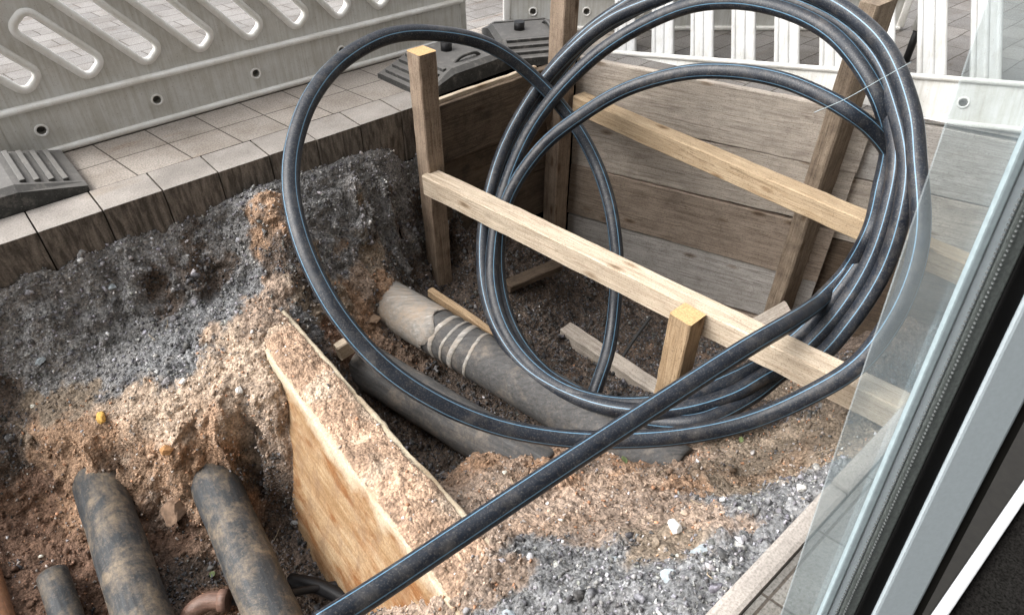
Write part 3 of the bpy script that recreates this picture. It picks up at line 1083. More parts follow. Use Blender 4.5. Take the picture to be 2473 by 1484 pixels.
# ------------------------------------------------------------------ duct wall across the trench
def duct_wall():
    root = thing('duct_wall', W(.68, 1.5, -1.0), 'thick yellowish wall slab across the pit, its top covered with orange soil', 'wall', A41)
    base = np.array([.68, 1.5, -1.0])
    ln, lr = 0.010, None
    s = np.arange(0, 1, 0.0055)
    # profile round the section: left face up, top, right face down
    top_z = -0.515
    prof = []
    for z in np.arange(-1.55, top_z, 0.012):
        prof.append((0.0, z))
    for q in np.arange(0, 1.0001, 0.05):
        prof.append((q, top_z))
    for z in np.arange(top_z - 0.012, -1.55, -0.012):
        prof.append((1.0, z))
    prof = np.array(prof)
    n0, n1 = 2.62, 0.42
    nvals = n0 + (n1 - n0) * s
    aL = np.interp(-nvals, [-2.62, -2.47, -1.757, -0.9], [.632, .624, .577, .54])
    aR = np.interp(-nvals, [-2.5, -1.57, -1.2, -.5], [.816, .795, .79, .775])
    prof_lean = np.where(prof[:, 0] < .01, (top_z - prof[:, 1]) * .25, 0.0)
    AAi = (aL[:, None] - prof_lean[None]) * (1 - prof[None, :, 0]) + aR[:, None] * prof[None, :, 0]
    NNi = np.repeat(nvals[:, None], len(prof), 1)
    ZZi = np.repeat(prof[None, :, 1], len(s), 0)
    Pq = np.stack([AAi.ravel(), NNi.ravel(), ZZi.ravel()], 1)
    d = fbm(Pq, 6, 2, 5) * 0.004 + vnoise(Pq, 60, 9) * 0.0015
    side = np.repeat(np.where(prof[:, 0] < .01, -1.0, np.where(prof[:, 0] > .99, 1.0, 0.0))[None], len(s), 0).ravel()
    topm = (side == 0)
    Pq[:, 0] += np.where(topm, 0, side * d)
    # chipped upper arrises
    nearedge = np.clip(1 - (top_z - Pq[:, 2]) / 0.05, 0, 1) * (~topm)
    chip = np.clip(fbm(Pq * np.array([0, 1, 0]) + 3, 10, 3, 77), 0, 1) * 0.007
    Pq[:, 0] -= side * nearedge * chip
    Pq[:, 2] += np.where(topm, d, 0)
    Vq = Pq - base
    k, m_ = len(s), len(prof)
    ii = np.arange(k * m_).reshape(k, m_)
    Fq = np.stack([ii[:-1, :-1].ravel(), ii[1:, :-1].ravel(), ii[1:, 1:].ravel(), ii[:-1, 1:].ravel()], 1)
    link('slab_body', raw_mesh('slab_body', Vq, Fq), M['duct'], root)
    # crumbly soil lying on top
    qs = np.linspace(0, 1, 52)
    s2 = np.arange(0.0, 1, 0.0045)
    nv = n0 + (n1 - n0) * s2
    aL2 = np.interp(-nv, [-2.62, -2.47, -1.757, -0.9], [.632, .624, .577, .54])
    aR2 = np.interp(-nv, [-2.5, -1.57, -1.2, -.5], [.816, .795, .79, .775])
    el = np.full(len(nv), .012)
    er = np.full(len(nv), .012)
    Q = el[:, None] + (1 - el - er)[:, None] * np.linspace(0, 1, len(qs))[None]
    AA2 = aL2[:, None] * (1 - Q) + aR2[:, None] * Q
    N2 = np.repeat(nv[:, None], len(qs), 1)
    t_ = np.linspace(0, 1, len(qs))
    crown = np.repeat((1 - np.abs(2 * t_ - 1) ** 4)[None], len(nv), 0)
    P2 = np.stack([AA2.ravel(), N2.ravel(), np.full(AA2.size, top_z)], 1)
    h_ = crown.ravel() * (0.024 + 0.016 * fbm(P2, 7, 3, 15) + 0.010 * fbm(P2, 40, 3, 19)) - 0.008 * (1 - crown.ravel())
    P2[:, 2] += h_
    col = np.array([0.31, 0.215, 0.15]) * (0.75 + 0.5 * np.clip(.5 + .6 * fbm(P2, 12, 4, 23), 0, 1))[:, None]
    pale = np.clip(fbm(P2, 6, 3, 29) * 1.2, 0, .6)[:, None]
    col = col * (1 - pale) + np.array([0.42, 0.34, 0.26]) * pale
    ed = np.repeat(np.minimum(t_, 1 - t_)[None], len(nv), 0).ravel()
    thr = .055 + .05 * fbm(P2 * np.array([.5, 1, 1]), 9, 4, 33, .65) + np.repeat(np.where(t_ > .5, .035, 0.0)[None], len(nv), 0).ravel()
    cream = np.clip((thr - ed) / .03 + .5, 0, 1)[:, None]
    col = col * (1 - cream) + np.array([0.50, 0.42, 0.31]) * cream
    P2[:, 2] -= cream[:, 0] * .012
    V2 = P2.copy()
    k, m_ = len(nv), len(qs)
    ii = np.arange(k * m_).reshape(k, m_)
    F2 = np.stack([ii[:-1, :-1].ravel(), ii[1:, :-1].ravel(), ii[1:, 1:].ravel(), ii[:-1, 1:].ravel()], 1)
    link('soil_layer', raw_mesh('soil_layer', V2 - np.array(base), F2, col), M['soil'], root)
    # pebbles in that soil
    VV, FF, CC, off = [], [], [], 0
    for i in nr.choice(len(V2), size=450):
        vs, fs = TEMPL[nr.integers(len(TEMPL))]
        sz = 0.003 + 0.011 * nr.random() ** 3
        VV.append((vs * sz) @ rand_rot(nr).T + V2[i] - np.array(base))
        FF.append(fs + off); off += len(vs)
        cc = c_brown(col[i]) if nr.random() < .8 else c_light(None)
        CC.append(np.tile(cc, (len(vs), 1)))
    link('pebbles', raw_mesh('pebbles', np.concatenate(VV), np.concatenate(FF), np.concatenate(CC), False), M['stones'], root)['kind'] = 'stuff'


duct_wall()


# ------------------------------------------------------------------ buried pipes
def straight_pipe(name, p, q, rad, mat, label, cat='pipe', group=None, sag=0.0, seg=40):
    p = p - (q - p).normalized() * (.28 if rad < .11 and rad > .09 else .05)      # the far end runs on into the bank
    L = (q - p).length
    bm_ = bmesh.new()
    k = int(L / 0.02)
    path = [Vector((L * i / k, 0, -sag * math.sin(math.pi * i / k))) for i in range(k + 1)]
    rr = [rad * (1 + 0.012 * math.sin(i * .37) + rng.uniform(-.004, .004)) for i in range(k + 1)]
    tube(bm_, path, rad, seg, rads=rr)
    o_ = link(name, bm_mesh(bm_, name), mat)
    o_.matrix_world = axis_matrix(p, q)
    return tag(o_, label, cat, group)


GP = 'old pipes crossing the pit floor'
pA0, pA1 = atz(945, 735, -.93), atz(1640, 1145, -.88)
dA = (pA1 - pA0).normalized()
root = thing('insulated_pipe', pA0, 'thick black insulated pipe, muddy at its far end and banded at a joint', 'pipe', group='black pipes in the trench')
R0 = 0.128
LA = (pA1 - pA0).length


def along(x):
    return dA * x


def pipe_part(name, x0, x1, rad, mat, step=0.02, jag=0.0):
    bm_ = bmesh.new()
    k = max(2, int((x1 - x0) / step))
    pth = [dA * (x0 + (x1 - x0) * i / k) for i in range(k + 1)]
    tube(bm_, pth, rad, 48, rads=[rad * (1 + rng.uniform(-.006, .006)) for _ in pth])
    if jag:
        for v in bm_.verts:
            if v.co.dot(dA) > x1 - .001:
                an_ = math.atan2(v.co.z, (v.co - dA * v.co.dot(dA)).x + 1e-6)
                v.co += dA * jag * (math.sin(an_ * 3 + 1) + .5 * math.sin(an_ * 7))
    return link(name, bm_mesh(bm_, name), mat, root)


pipe_part('casing', -0.15, LA, R0, M['pipe_a'])
pipe_part('mud_coat', -0.14, 0.40, R0 + 0.006, M['pipe_a_mud'], jag=0.045)
for x, wd_ in ((0.46, .03), (0.535, .018), (0.60, .034), (0.70, .02)):
    bm_ = bmesh.new()
    e1_ = dA.cross(Vector((0, 0, 1))).normalized()
    e2_ = e1_.cross(dA)
    prof = ((-wd_ / 2, 0), (-wd_ / 2 + .002, .0015), (wd_ / 2 - .002, .002), (wd_ / 2, 0))
    rg = []
    for k in range(56):
        an_ = 2 * math.pi * k / 56
        rd = e1_ * math.cos(an_) + e2_ * math.sin(an_)
        sh = .010 * math.sin(an_ * 2 + x * 9) + rng.uniform(-.002, .002)
        rg.append([bm_.verts.new(dA * (x + px_ + sh) + rd * (R0 + .002 + pr_)) for px_, pr_ in prof])
    for k in range(56):
        for j in range(3):
            bm_.faces.new((rg[k][j], rg[k][j + 1], rg[(k + 1) % 56][j + 1], rg[(k + 1) % 56][j]))
    link('tape_band', bm_mesh(bm_, 'tape_band', True), M['pipe_a_mud'], root)

pB0, pB1 = atz(895, 890, -.97), atz(1320, 1150, -.92)
straight_pipe('insulated_pipe', pB0, pB1, 0.118, M['pipe_a'], 'dark grey pipe beside the yellowish wall slab, its ends buried in soil', group='black pipes in the trench')

straight_pipe('gas_pipe', atz(228, 1135, -.94), atz(368, 1560, -1.0), 0.100, M['pipe_l'], 'black pipe caked with dry mud, left of its twin in the left pit', group=GP)
straight_pipe('gas_pipe', atz(505, 1135, -.94), atz(690, 1560, -1.0), 0.100, M['pipe_l'], 'black mud-stained pipe in the left pit next to the yellowish wall slab', group=GP)
straight_pipe('gas_pipe', atz(135, 1410, -1.0), atz(200, 1600, -1.02), 0.056, M['pipe_l'], 'thin black pipe stub poking out of brown soil at lower left', group=GP, seg=28)
straight_pipe('rusty_pipe', atz(-35, 1380, -.98), atz(30, 1600, -1.0), 0.05, M['pipe_rust'], 'rusty orange pipe at the left edge of the pit floor', seg=28)

# clay elbow with hose
e0 = atz(520, 1452, -1.03)
root_e = thing('pipe_elbow', e0, 'brown clay pipe elbow lying between the two mud-stained pipes', 'elbow')
bm = bmesh.new()
pe = [atz(538, 1448, -1.02) - e0, atz(505, 1450, -1.02) - e0, atz(470, 1470, -1.03) - e0, atz(452, 1500, -1.06) - e0, atz(450, 1545, -1.1) - e0]
pth = catmull(pe, 0.008)
tube(bm, pth, 0.036, 24)
link('elbow_body', bm_mesh(bm, 'elbow_body', True), M['pipe_clay'], root_e)
bm = bmesh.new()
tube(bm, [pe[0] + (pe[0] - pe[1]).normalized() * x for x in (-.012, 0.022)], 0.043, 24)
link('socket', bm_mesh(bm, 'socket'), M['pipe_clay'], root_e)
bm = bmesh.new()
tube(bm, catmull([atz(535, 1450, -1.06), atz(640, 1446, -1.1), atz(730, 1425, -1.16), atz(850, 1405, -1.2)], 0.02), 0.018, 14)
tag(link('hose', bm_mesh(bm, 'hose', True), M['black']), 'thin black hose running from the clay elbow under the pipe', 'hose')
bm = bmesh.new()
tube(bm, catmull([atz(700, 1400, -1.2), atz(770, 1415, -1.19), atz(850, 1455, -1.19)], 0.02), 0.032, 14)
tag(link('hose', bm_mesh(bm, 'hose', True), M['black']), 'thick black hose end in the dark hollow at the foot of the yellowish wall slab', 'hose')

# ------------------------------------------------------------------ coil of water pipe
cC = Vector((.74, 2.70, -.08))
e1, e2 = Vector((.88, -.255, .40)), Vector((.26, .70, .61))
cN = e1.cross(e2).normalized()


def tp(u, v):
    d = ray(u, v)
    return (cC - Vector((0, 0, CAMH))).dot(cN) / d.dot(cN)


def pl(u, v, o_=0.0):
    return at(u, v, tp(u, v) + o_)


loop_left = [(1432, 958, 3.60), (1470, 840, 3.68), (1487, 700, 3.74), (1488, 600, 3.76), (1463, 460, 3.78), (1403, 325, 3.80), (1300, 198, 3.72), (1180, 110, 3.52), (1040, 80, 3.32), (930, 90, 3.17), (820, 152, 3.02), (748, 242, 2.90), (710, 350, 2.82), (702, 450, 2.75), (722, 560, 2.68), (765, 670, 2.64), (832, 780, 2.62), (932, 888, 2.62), (1060, 972, 2.66), (1200, 1028, 2.70), (1350, 1056, 2.72), (1500, 1061, 2.71), (1650, 1050, 2.68), (1800, 1018, 2.63), (1940, 960, 2.57), (2070, 880, 2.53), (2155, 770, 2.53), (2205, 650, 2.57), (2222, 540, 2.63)]
A1 = [(2214, 400, 0), (2200, 270, 0), (2140, 120, 0), (2060, 40, 0.0), (1960, -15, 0.0), (1830, -55, 0), (1700, -45, 0), (1590, -2, .02), (1480, 45, .03), (1405, 100, .05), (1305, 206, .07), (1225, 340, .09), (1184, 460, .10), (1166, 580, .13), (1172, 700, .12), (1205, 800, .10), (1270, 888, .08), (1370, 950, .06), (1480, 985, .05), (1620, 992, .10), (1760, 955, .20), (1870, 895, .30), (1965, 870, .33), (2055, 775, .27), (2135, 645, .19), (2178, 510, .10),
      (2190, 400, .07), (2165, 270, .07), (2110, 140, .07), (2020, 55, .07), (1900, 0, .07), (1760, -40, .07), (1650, -30, .08), (1540, 20, .1), (1420, 95, .12), (1325, 206, .14), (1245, 340, .15), (1200, 440, .17), (1188, 505, .24)]
path1 = [at(*q) for q in loop_left] + [pl(*q) for q in A1]
tail = [(770, 1512, 1.76), (900, 1430, 1.86), (1100, 1297, 2.01), (1340, 1137, 2.17), (1600, 968, 2.38), (1800, 840, 2.55), (1885, 790, 2.67), (1945, 752, 2.90), (1985, 720, 3.10), (2045, 655, 3.12), (2100, 560, 3.00)]
B1 = [(2126, 455, .33), (2146, 344, .24), (2123, 241, .08), (2061, 138, .03), (1992, 72, .03), (1889, 24, .03), (1768, 4, .03), (1648, 20, .03), (1478, 105, .04), (1361, 208, .05), (1282, 312, .06), (1222, 447, .08), (1194, 570, .10), (1190, 690, .10), (1222, 800, .10), (1290, 890, .08), (1380, 948, .06), (1500, 975, .08), (1640, 962, .15), (1760, 918, .25), (1868, 858, .38), (1965, 775, .40), (2062, 655, .38), (2130, 540, .40), (2165, 450, .36), (2150, 375, .28),
      (2104, 312, .16), (2055, 273, .08), (1992, 236, .06), (1889, 194, .05), (1768, 173, .04), (1648, 177, .04), (1512, 216, .04), (1409, 275, .04), (1306, 358, .05), (1226, 480, .07), (1203, 600, .15), (1212, 720, .17), (1250, 820, .16), (1320, 905, .13), (1420, 962, .12), (1540, 1010, .12), (1680, 1018, .12), (1800, 965, .26), (1880, 905, .38), (1930, 865, .42)]
path2 = [at(*q) for q in tail] + [pl(*q) for q in B1]
E1 = [(1600, 1000, .3), (1740, 975, .32), (1850, 912, .38), (1935, 850, .40), (2025, 754, .33), (2100, 632, .26), (2146, 495, .19), (2164, 375, .15), (2143, 255, .13), (2088, 132, .12), (2010, 50, .12), (1900, -16, .12), (1760, -58, .12), (1640, -52, .13), (1530, 2, .14), (1412, 84, .16), (1313, 195, .18), (1235, 330, .20), (1200, 420, .23), (1190, 505, .30)]
path3 = [pl(*q) for q in E1]
bm = bmesh.new()
ST = (4, 18, 32, 46)
org = cC.copy()
tube(bm, [p - org for p in catmull(path1, 0.02)], 0.0372, 56, ST, twist=0.0008)
tube(bm, [p - org for p in catmull(path2, 0.02)], 0.0372, 56, (10, 24, 38, 52), twist=0.0006)
tube(bm, [p - org for p in catmull(path3, 0.02)], 0.0372, 56, ST, twist=0.0008)
me = bm_mesh(bm, 'pipe_coil')
o = link('pipe_coil', me, [M['pipe'], M['blue']])
o.location = org
tag(o, 'big loose coil of black plastic water pipe with blue stripes standing in the pit', 'pipe coil')

# clear plastic tie round the right side of the coil
bm = bmesh.new()
sA = [pl(1965, 272, -.07), pl(2040, 240, -.07), pl(2120, 195, -.08), pl(2200, 150, -.06)]
sB = [pl(1985, 268, -.05), pl(2070, 205, -.075), pl(2150, 190, -.075), pl(2200, 152, -.03)]
for s_ in (sA,):
    tube(bm, catmull(s_, 0.02), 0.0016, 6)
me = bm_mesh(bm, 'cable_tie', True)
tag(link('cable_tie', me, M['seal']), 'thin pale plastic tie across the right side of the pipe coil', 'tie')

# ------------------------------------------------------------------ timbers
UA = W(1, 0).normalized()
UN = W(0, 1).normalized()
timber('cross_beam', W(1.925, 2.93, -.372), W(2.255, .30, -.372), .112, .125, M['beam'], 'pale sawn cross beam in front of the coil, spanning pit from the left stake', 'beam', 'cross beams bracing the pit', seed=1, wob=.0025)
timber('cross_beam', W(3.12, 2.93, -.235), W(3.118, .45, -.225), .105, .115, M['beam_yellow'], 'yellowish cross beam behind the coil, close to the board wall', 'beam', 'cross beams bracing the pit', seed=2, wob=.0025)
timber('stake', W(1.965, 2.97, -1.5), W(1.965, 2.97, .355), .112, .112, M['stake'], 'tall square wooden stake with orange cut top standing at the left kerb', 'stake', 'square stakes in the pit', up=UA, seed=3, end=M['endgrain'])
p_ = at(1660, 757, 2.93)
ap = AN(p_)
timber('stake', W(ap[0], ap[1], -1.3), W(ap[0], ap[1], p_.z), .112, .112, M['stake_new'], 'short square stake with sawn top against the pale cross beam', 'stake', 'square stakes in the pit', up=UA, seed=4, end=M['endgrain'])
timber('corner_post', W(3.04, 3.02, -1.8), W(3.04, 3.02, 1.3), .125, .125, M['stake'], 'tall upright post in the far corner between two board walls', 'post', up=UA, seed=5)
pp = CORNER + DW * 1.56 + NW * .065
timber('shoring_post', Vector((pp.x, pp.y, -1.42)), Vector((pp.x, pp.y, .60)), .10, .215, M['post_dark'], 'broad weathered upright plank behind the coil, against the board wall', 'post', up=UA, seed=6, bev=.01)

# left shoring board
GB = 'boards lining the pit'
timber('shoring_board', W(2.0, 3.06, -.185), W(3.0, 3.045, -.165), .05, .36, M['board_dark'], 'dark wide board with pale top edge behind the left stake', 'board', GB, seed=10, bev=.003)
timber('shoring_board', W(2.05, 3.075, .0), W(2.85, 3.065, .01), .028, .045, M['beam'], 'narrow pale lath along the top of the dark left board', 'lath', seed=11, bev=.003)
timber('shoring_board', W(1.95, 3.10, -.54), W(3.05, 3.09, -.54), .04, .345, M['board_dark'], 'middle dark board behind the left stake, below the wide one', 'board', GB, seed=13)
timber('shoring_board', W(1.86, 3.11, -.90), W(3.05, 3.10, -.90), .04, .36, M['board_dark'], 'lowest dirt-covered board beside the left stake, half buried', 'board', GB, seed=12)

# board wall at the far end
rows = [(.015, .36, 'board_grey', 'topmost wide grey-brown board of the far wall'),
        (-.355, .375, 'board_grey', 'second board from the top of the far wall, behind the yellowish beam'),
        (-.74, .40, 'board_brown', 'brown rough board of the far wall, third from the top'),
        (-1.15, .40, 'board_silver', 'silver-grey worn board of the far wall above the bottom one'),
        (-1.565, .34, 'board_brown', 'bottom board of the far wall resting on the pit floor')]
for i, (zt, h_, mt, lab) in enumerate(rows):
    x0, x1 = -.05, 1.73
    off_ = [0.0, .006, -.004, .008, 0][i]
    a_ = CORNER + DW * x0 - NW * (.028 + off_)
    b_ = CORNER + DW * x1 - NW * (.028 + off_)
    tilt = .006 * (-1) ** i
    timber('shoring_board', Vector((a_.x, a_.y, zt - h_ / 2 + tilt)), Vector((b_.x, b_.y, zt - h_ / 2 - tilt)), .05, h_, M[mt], lab, 'board', GB, seed=20 + i, bev=.005)
for i, (zt, h_, mt, lab) in enumerate([(-.02, .38, 'board_silver', 'upper board of the far wall to the right of the broad plank'), (-.41, .42, 'board_grey', 'middle board of the far wall to the right of the broad plank'), (-.84, .85, 'board_dark', 'dark dirty board low in the far right corner')]):
    a_ = CORNER + DW * 1.70 - NW * (.085 + .004 * i)
    b_ = CORNER + DW * 2.95 - NW * (.085 + .004 * i)
    timber('shoring_board', Vector((a_.x, a_.y, zt - h_ / 2)), Vector((b_.x, b_.y, zt - h_ / 2)), .05, h_, M[mt], lab, 'board', GB, seed=30 + i, bev=.004)

# loose planks
timber('plank', atz(1365, 800, -1.30), atz(1640, 985, -1.28), .10, .10, M['board_grey'], 'dusty squared plank on the pit floor below the board wall', 'plank', seed=40)
timber('plank', atz(1222, 692, -1.10), atz(1345, 640, -1.12), .09, .05, M['board_dark'], 'dirt-covered plank end in the dark corner beside the coil', 'plank', seed=41)
timber('plank', at(1800, 800, 4.4), at(1905, 745, 4.35), .11, .05, M['board_grey'], 'short pale plank at the foot of the broad upright plank', 'plank', seed=42, up=Vector((0, -.7, .7)))
timber('plank', atz(1040, 705, -.86), atz(1200, 815, -.88), .04, .06, M['stake_new'], 'long narrow plank lying beside the muddy thick pipe', 'plank', seed=43)
timber('wood_block', atz(815, 850, -.76), atz(872, 812, -.74), .05, .09, M['beam'], 'small split wood block stuck in soil next to the pipe coil', 'block', seed=44, end=M['beam'])
bm = bmesh.new()
tube(bm, catmull([atz(1478, 905, -1.3), atz(1520, 835, -1.25), atz(1570, 765, -1.15)], .03), .011, 8)
tag(link('steel_rod', bm_mesh(bm, 'steel_rod', True), M['wire']), 'thin dark rod leaning on the board wall behind the short stake', 'rod')


# ------------------------------------------------------------------ plastic barriers
def plate(outer, holes, th, y0=0.0):
    """flat plate in local XZ with holes, thickness th along Y"""
    coords, edges = [], []

    def loop(pts_):
        s_ = len(coords)
        coords.extend([Vector(p) for p in pts_])
        edges.extend([(s_ + i, s_ + (i + 1) % len(pts_)) for i in range(len(pts_))])
    loop(outer)
    for h_ in holes:
        loop(h_)
    vs, es, fs, *_ = delaunay_2d_cdt(coords, edges, [], 1, 1e-6)

    def inside(p, poly):
        c_ = False
        for i in range(len(poly)):
            (x1, y1), (x2, y2) = poly[i - 1], poly[i]
            if (y1 > p[1]) != (y2 > p[1]) and p[0] < (x2 - x1) * (p[1] - y1) / (y2 - y1) + x1:
                c_ = not c_
        return c_
    bm_ = bmesh.new()
    f0 = [bm_.verts.new((v[0], y0, v[1])) for v in vs]
    f1 = [bm_.verts.new((v[0], y0 + th, v[1])) for v in vs]
    ec = {}
    for t in fs:
        cx = sum(vs[i][0] for i in t) / len(t)
        cy = sum(vs[i][1] for i in t) / len(t)
        if any(inside((cx, cy), h_) for h_ in holes):
            continue
        bm_.faces.new([f0[i] for i in t])
        bm_.faces.new([f1[i] for i in reversed(t)])
        for k in range(len(t)):
            e_ = (t[k], t[(k + 1) % len(t)])
            ec[e_] = ec.get(e_, 0) + 1
    for (i, j) in list(ec):
        if (j, i) not in ec:
            bm_.faces.new((f0[j], f0[i], f1[i], f1[j]))
    bmesh.ops.delete(bm_, geom=[v for v in bm_.verts if not v.link_faces], context='VERTS')
    return bm_


def circ(cx, cz, r, k=20):
    return [(cx + r * math.cos(2 * math.pi * i / k), cz + r * math.sin(2 * math.pi * i / k)) for i in range(k)]


def slot_poly(p, q, wd, k=6):
    """a stadium-ish slot from p to q with rounded corners"""
    d = (Vector(q) - Vector(p)).normalized()
    n_ = Vector((-d.y, d.x))
    r = wd * .36
    out_ = []
    for (c_, s_) in ((Vector(q) - d * r + n_ * (wd / 2 - r), 0), (Vector(p) + d * r + n_ * (wd / 2 - r), 1), (Vector(p) + d * r - n_ * (wd / 2 - r), 2), (Vector(q) - d * r - n_ * (wd / 2 - r), 3)):
        base = [0, math.pi / 2, math.pi, 3 * math.pi / 2][s_]
        for i in range(k + 1):
            an_ = base + math.pi / 2 * i / k
            out_.append(tuple(c_ + (d * math.cos(an_) + n_ * math.sin(an_)) * r))
    return out_


def rail(bm_, x0, x1, z, y, r, k=12, sq=1.0):
    tube(bm_, [Vector((x0, y, z)), Vector((x1, y, z))], r, k)


def base_part(root_, L, holes_x, pm, bright_m):
    bm_ = plate([(0, .03), (L, .03), (L, .235), (0, .235)], [circ(x, .13, .023) for x in holes_x], .045, -.0225)
    bd = link('base_board', bm_mesh(bm_, 'base_board'), pm, root_)
    for x in holes_x:
        bm_ = bmesh.new()
        tube(bm_, [Vector((c_[0], -.025, c_[1])) for c_ in circ(x, .13, .026)], .006, 6, closed=True)
        link('hole_rim', bm_mesh(bm_, 'hole_rim', True), bright_m, bd)
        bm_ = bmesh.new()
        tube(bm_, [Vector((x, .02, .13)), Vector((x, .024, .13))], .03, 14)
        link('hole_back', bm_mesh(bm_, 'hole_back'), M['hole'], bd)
    bm_ = bmesh.new()
    box(bm_, (0, -.045, .004), (L, .045, .034), .011)
    link('bottom_lip', bm_mesh(bm_, 'bottom_lip', True), bright_m, root_)
    bm_ = bmesh.new()
    box(bm_, (0, -.042, .232), (L, .042, .262), .012)
    link('ledge', bm_mesh(bm_, 'ledge', True), bright_m, root_)


def barrier_slots(loc, rz, L, label):
    root_ = thing('barrier', loc, label, 'barrier', rz)
    base_part(root_, L, [.18 + .55 * k for k in range(int(L / .55) + 1) if .18 + .55 * k < L - .05], M['plastic'], M['plastic_bright'])
    H_ = 1.36
    slots = []
    for k in range(0, 14):
        x0 = .235 + .277 * k
        q = (x0, .345)
        p = (x0 - .70, 1.20)
        # cut the slot where it would run into an end
        pd = Vector(p) - Vector(q)
        t1 = {0: .24, 1: .33}.get(k, 1.0)
        t0 = 0.0
        if x0 > L - .12:
            t0 = (x0 - (L - .12)) / .70
        if t1 - t0 < .22:
            continue
        qa = Vector(q) + pd * t0
        pa = Vector(q) + pd * t1
        slots.append(slot_poly((qa.x, qa.y), (pa.x, pa.y), .118))
    bm_ = plate([(.0, .26), (L, .26), (L, H_), (0, H_)], slots, .05, -.012)
    pn = link('slotted_panel', bm_mesh(bm_, 'slotted_panel'), M['plastic'], root_)
    for s_ in slots:
        bm_ = bmesh.new()
        tube(bm_, [Vector((x, -.012, z)) for x, z in s_], .019, 10, closed=True)
        link('slot_rim', bm_mesh(bm_, 'slot_rim', True), M['plastic_bright'], pn)
    for x in (0, L):
        bm_ = bmesh.new()
        box(bm_, (x - .028, -.03, .02), (x + .028, .03, H_ + .02), .012)
        link('end_post', bm_mesh(bm_, 'end_post', True), M['plastic'], root_)
    bm_ = bmesh.new()
    box(bm_, (0, -.05, H_), (L, .05, H_ + .05), .015)
    link('top_rail', bm_mesh(bm_, 'top_rail', True), M['plastic_bright'], root_)
    return root_


bl0 = W(.125, 3.845)
barrier_slots(bl0, A41, 2.76, 'dirty white plastic barrier with diagonal slots on paving behind the left kerb')


def barrier_slats(mat4, L, label, slat_x, wd=.142, slant=0.0, H_=1.0):
    root_ = thing('barrier', (0, 0, 0), label, 'barrier')
    root_.matrix_world = mat4
    base_part(root_, L, [.18 + .37 * k for k in range(int(L / .37) + 1) if .18 + .37 * k < L - .05], M['plastic'], M['plastic_bright'])
    for x in slat_x:
        bm_ = bmesh.new()
        k = 30
        prof = []
        for i in range(k + 1):
            s_ = i / k
            y = -.030 - .007 * max(0.0, math.sin(math.pi * (s_ * 5.0))) ** 0.5
            prof.append((x - wd / 2 + wd * s_, y))
        lo, hi = .262, H_
        zs = (lo, lo + .25, lo + .5, hi)
        fr_ = [[bm_.verts.new((px + slant * (z - lo), py, z)) for px, py in prof] for z in zs]
        bk = [[bm_.verts.new((px + slant * (z - lo), .0, z)) for px, py in prof] for z in zs]
        for r_i in range(3):
            for i in range(k):
                bm_.faces.new((fr_[r_i][i], fr_[r_i][i + 1], fr_[r_i + 1][i + 1], fr_[r_i + 1][i]))
                bm_.faces.new((bk[r_i][i + 1], bk[r_i][i], bk[r_i + 1][i], bk[r_i + 1][i + 1]))
            bm_.faces.new((fr_[r_i][0], fr_[r_i + 1][0], bk[r_i + 1][0], bk[r_i][0]))
            bm_.faces.new((fr_[r_i][k], bk[r_i][k], bk[r_i + 1][k], fr_[r_i + 1][k]))
        for i in range(k):
            bm_.faces.new((fr_[0][i + 1], fr_[0][i], bk[0][i], bk[0][i + 1]))
            bm_.faces.new((fr_[3][i], fr_[3][i + 1], bk[3][i + 1], bk[3][i]))
        link('slat', bm_mesh(bm_, 'slat'), M['plastic_slat'], root_)
    for x in (0, L):
        bm_ = bmesh.new()
        box(bm_, (x - .028, -.03, .02), (x + .028, .03, (H_ if x == 0 and slant == 0 else .26) + .02), .012)
        link('end_post', bm_mesh(bm_, 'end_post', True), M['plastic_bright'], root_)
    bm_ = bmesh.new()
    sx = slant * (H_ - .26)
    box(bm_, (sx, -.05, H_), (L + sx, .05, H_ + .05), .015)
    link('top_rail', bm_mesh(bm_, 'top_rail', True), M['plastic_bright'], root_)
    return root_


def onplane(u, v, p, nrm):
    d = ray(u, v)
    o_ = Vector((0, 0, CAMH))
    return o_ + d * ((p - o_).dot(nrm) / d.dot(nrm))


# the near one leans back from the pit, its ledge a little behind the top of the board wall
pl_ = CORNER - NW * .26
q0, q1 = onplane(1480, 124, pl_, NW), onplane(2472, 201, pl_, NW)
xv = (q1 - q0).normalized()
zv = Vector((.0, .62, .78))
zv = (zv - xv * zv.dot(xv)).normalized()
yv = zv.cross(xv)
mt = Matrix((xv, yv, zv)).transposed().to_4x4()
mt.translation = q0 - zv * .262 - xv * .01
barrier_slats(mt, 2.85, 'white plastic barrier with broad ribbed slats leaning behind the far board wall', [.10 + .25 * k for k in range(11)], slant=-.22)
mt = Matrix.Translation((-.035, 4.95, 0))
barrier_slats(mt, 2.75, 'farthest white barrier with round holes in its base, beyond the corner post', [.45 + .25 * k for k in range(10)], H_=1.3)


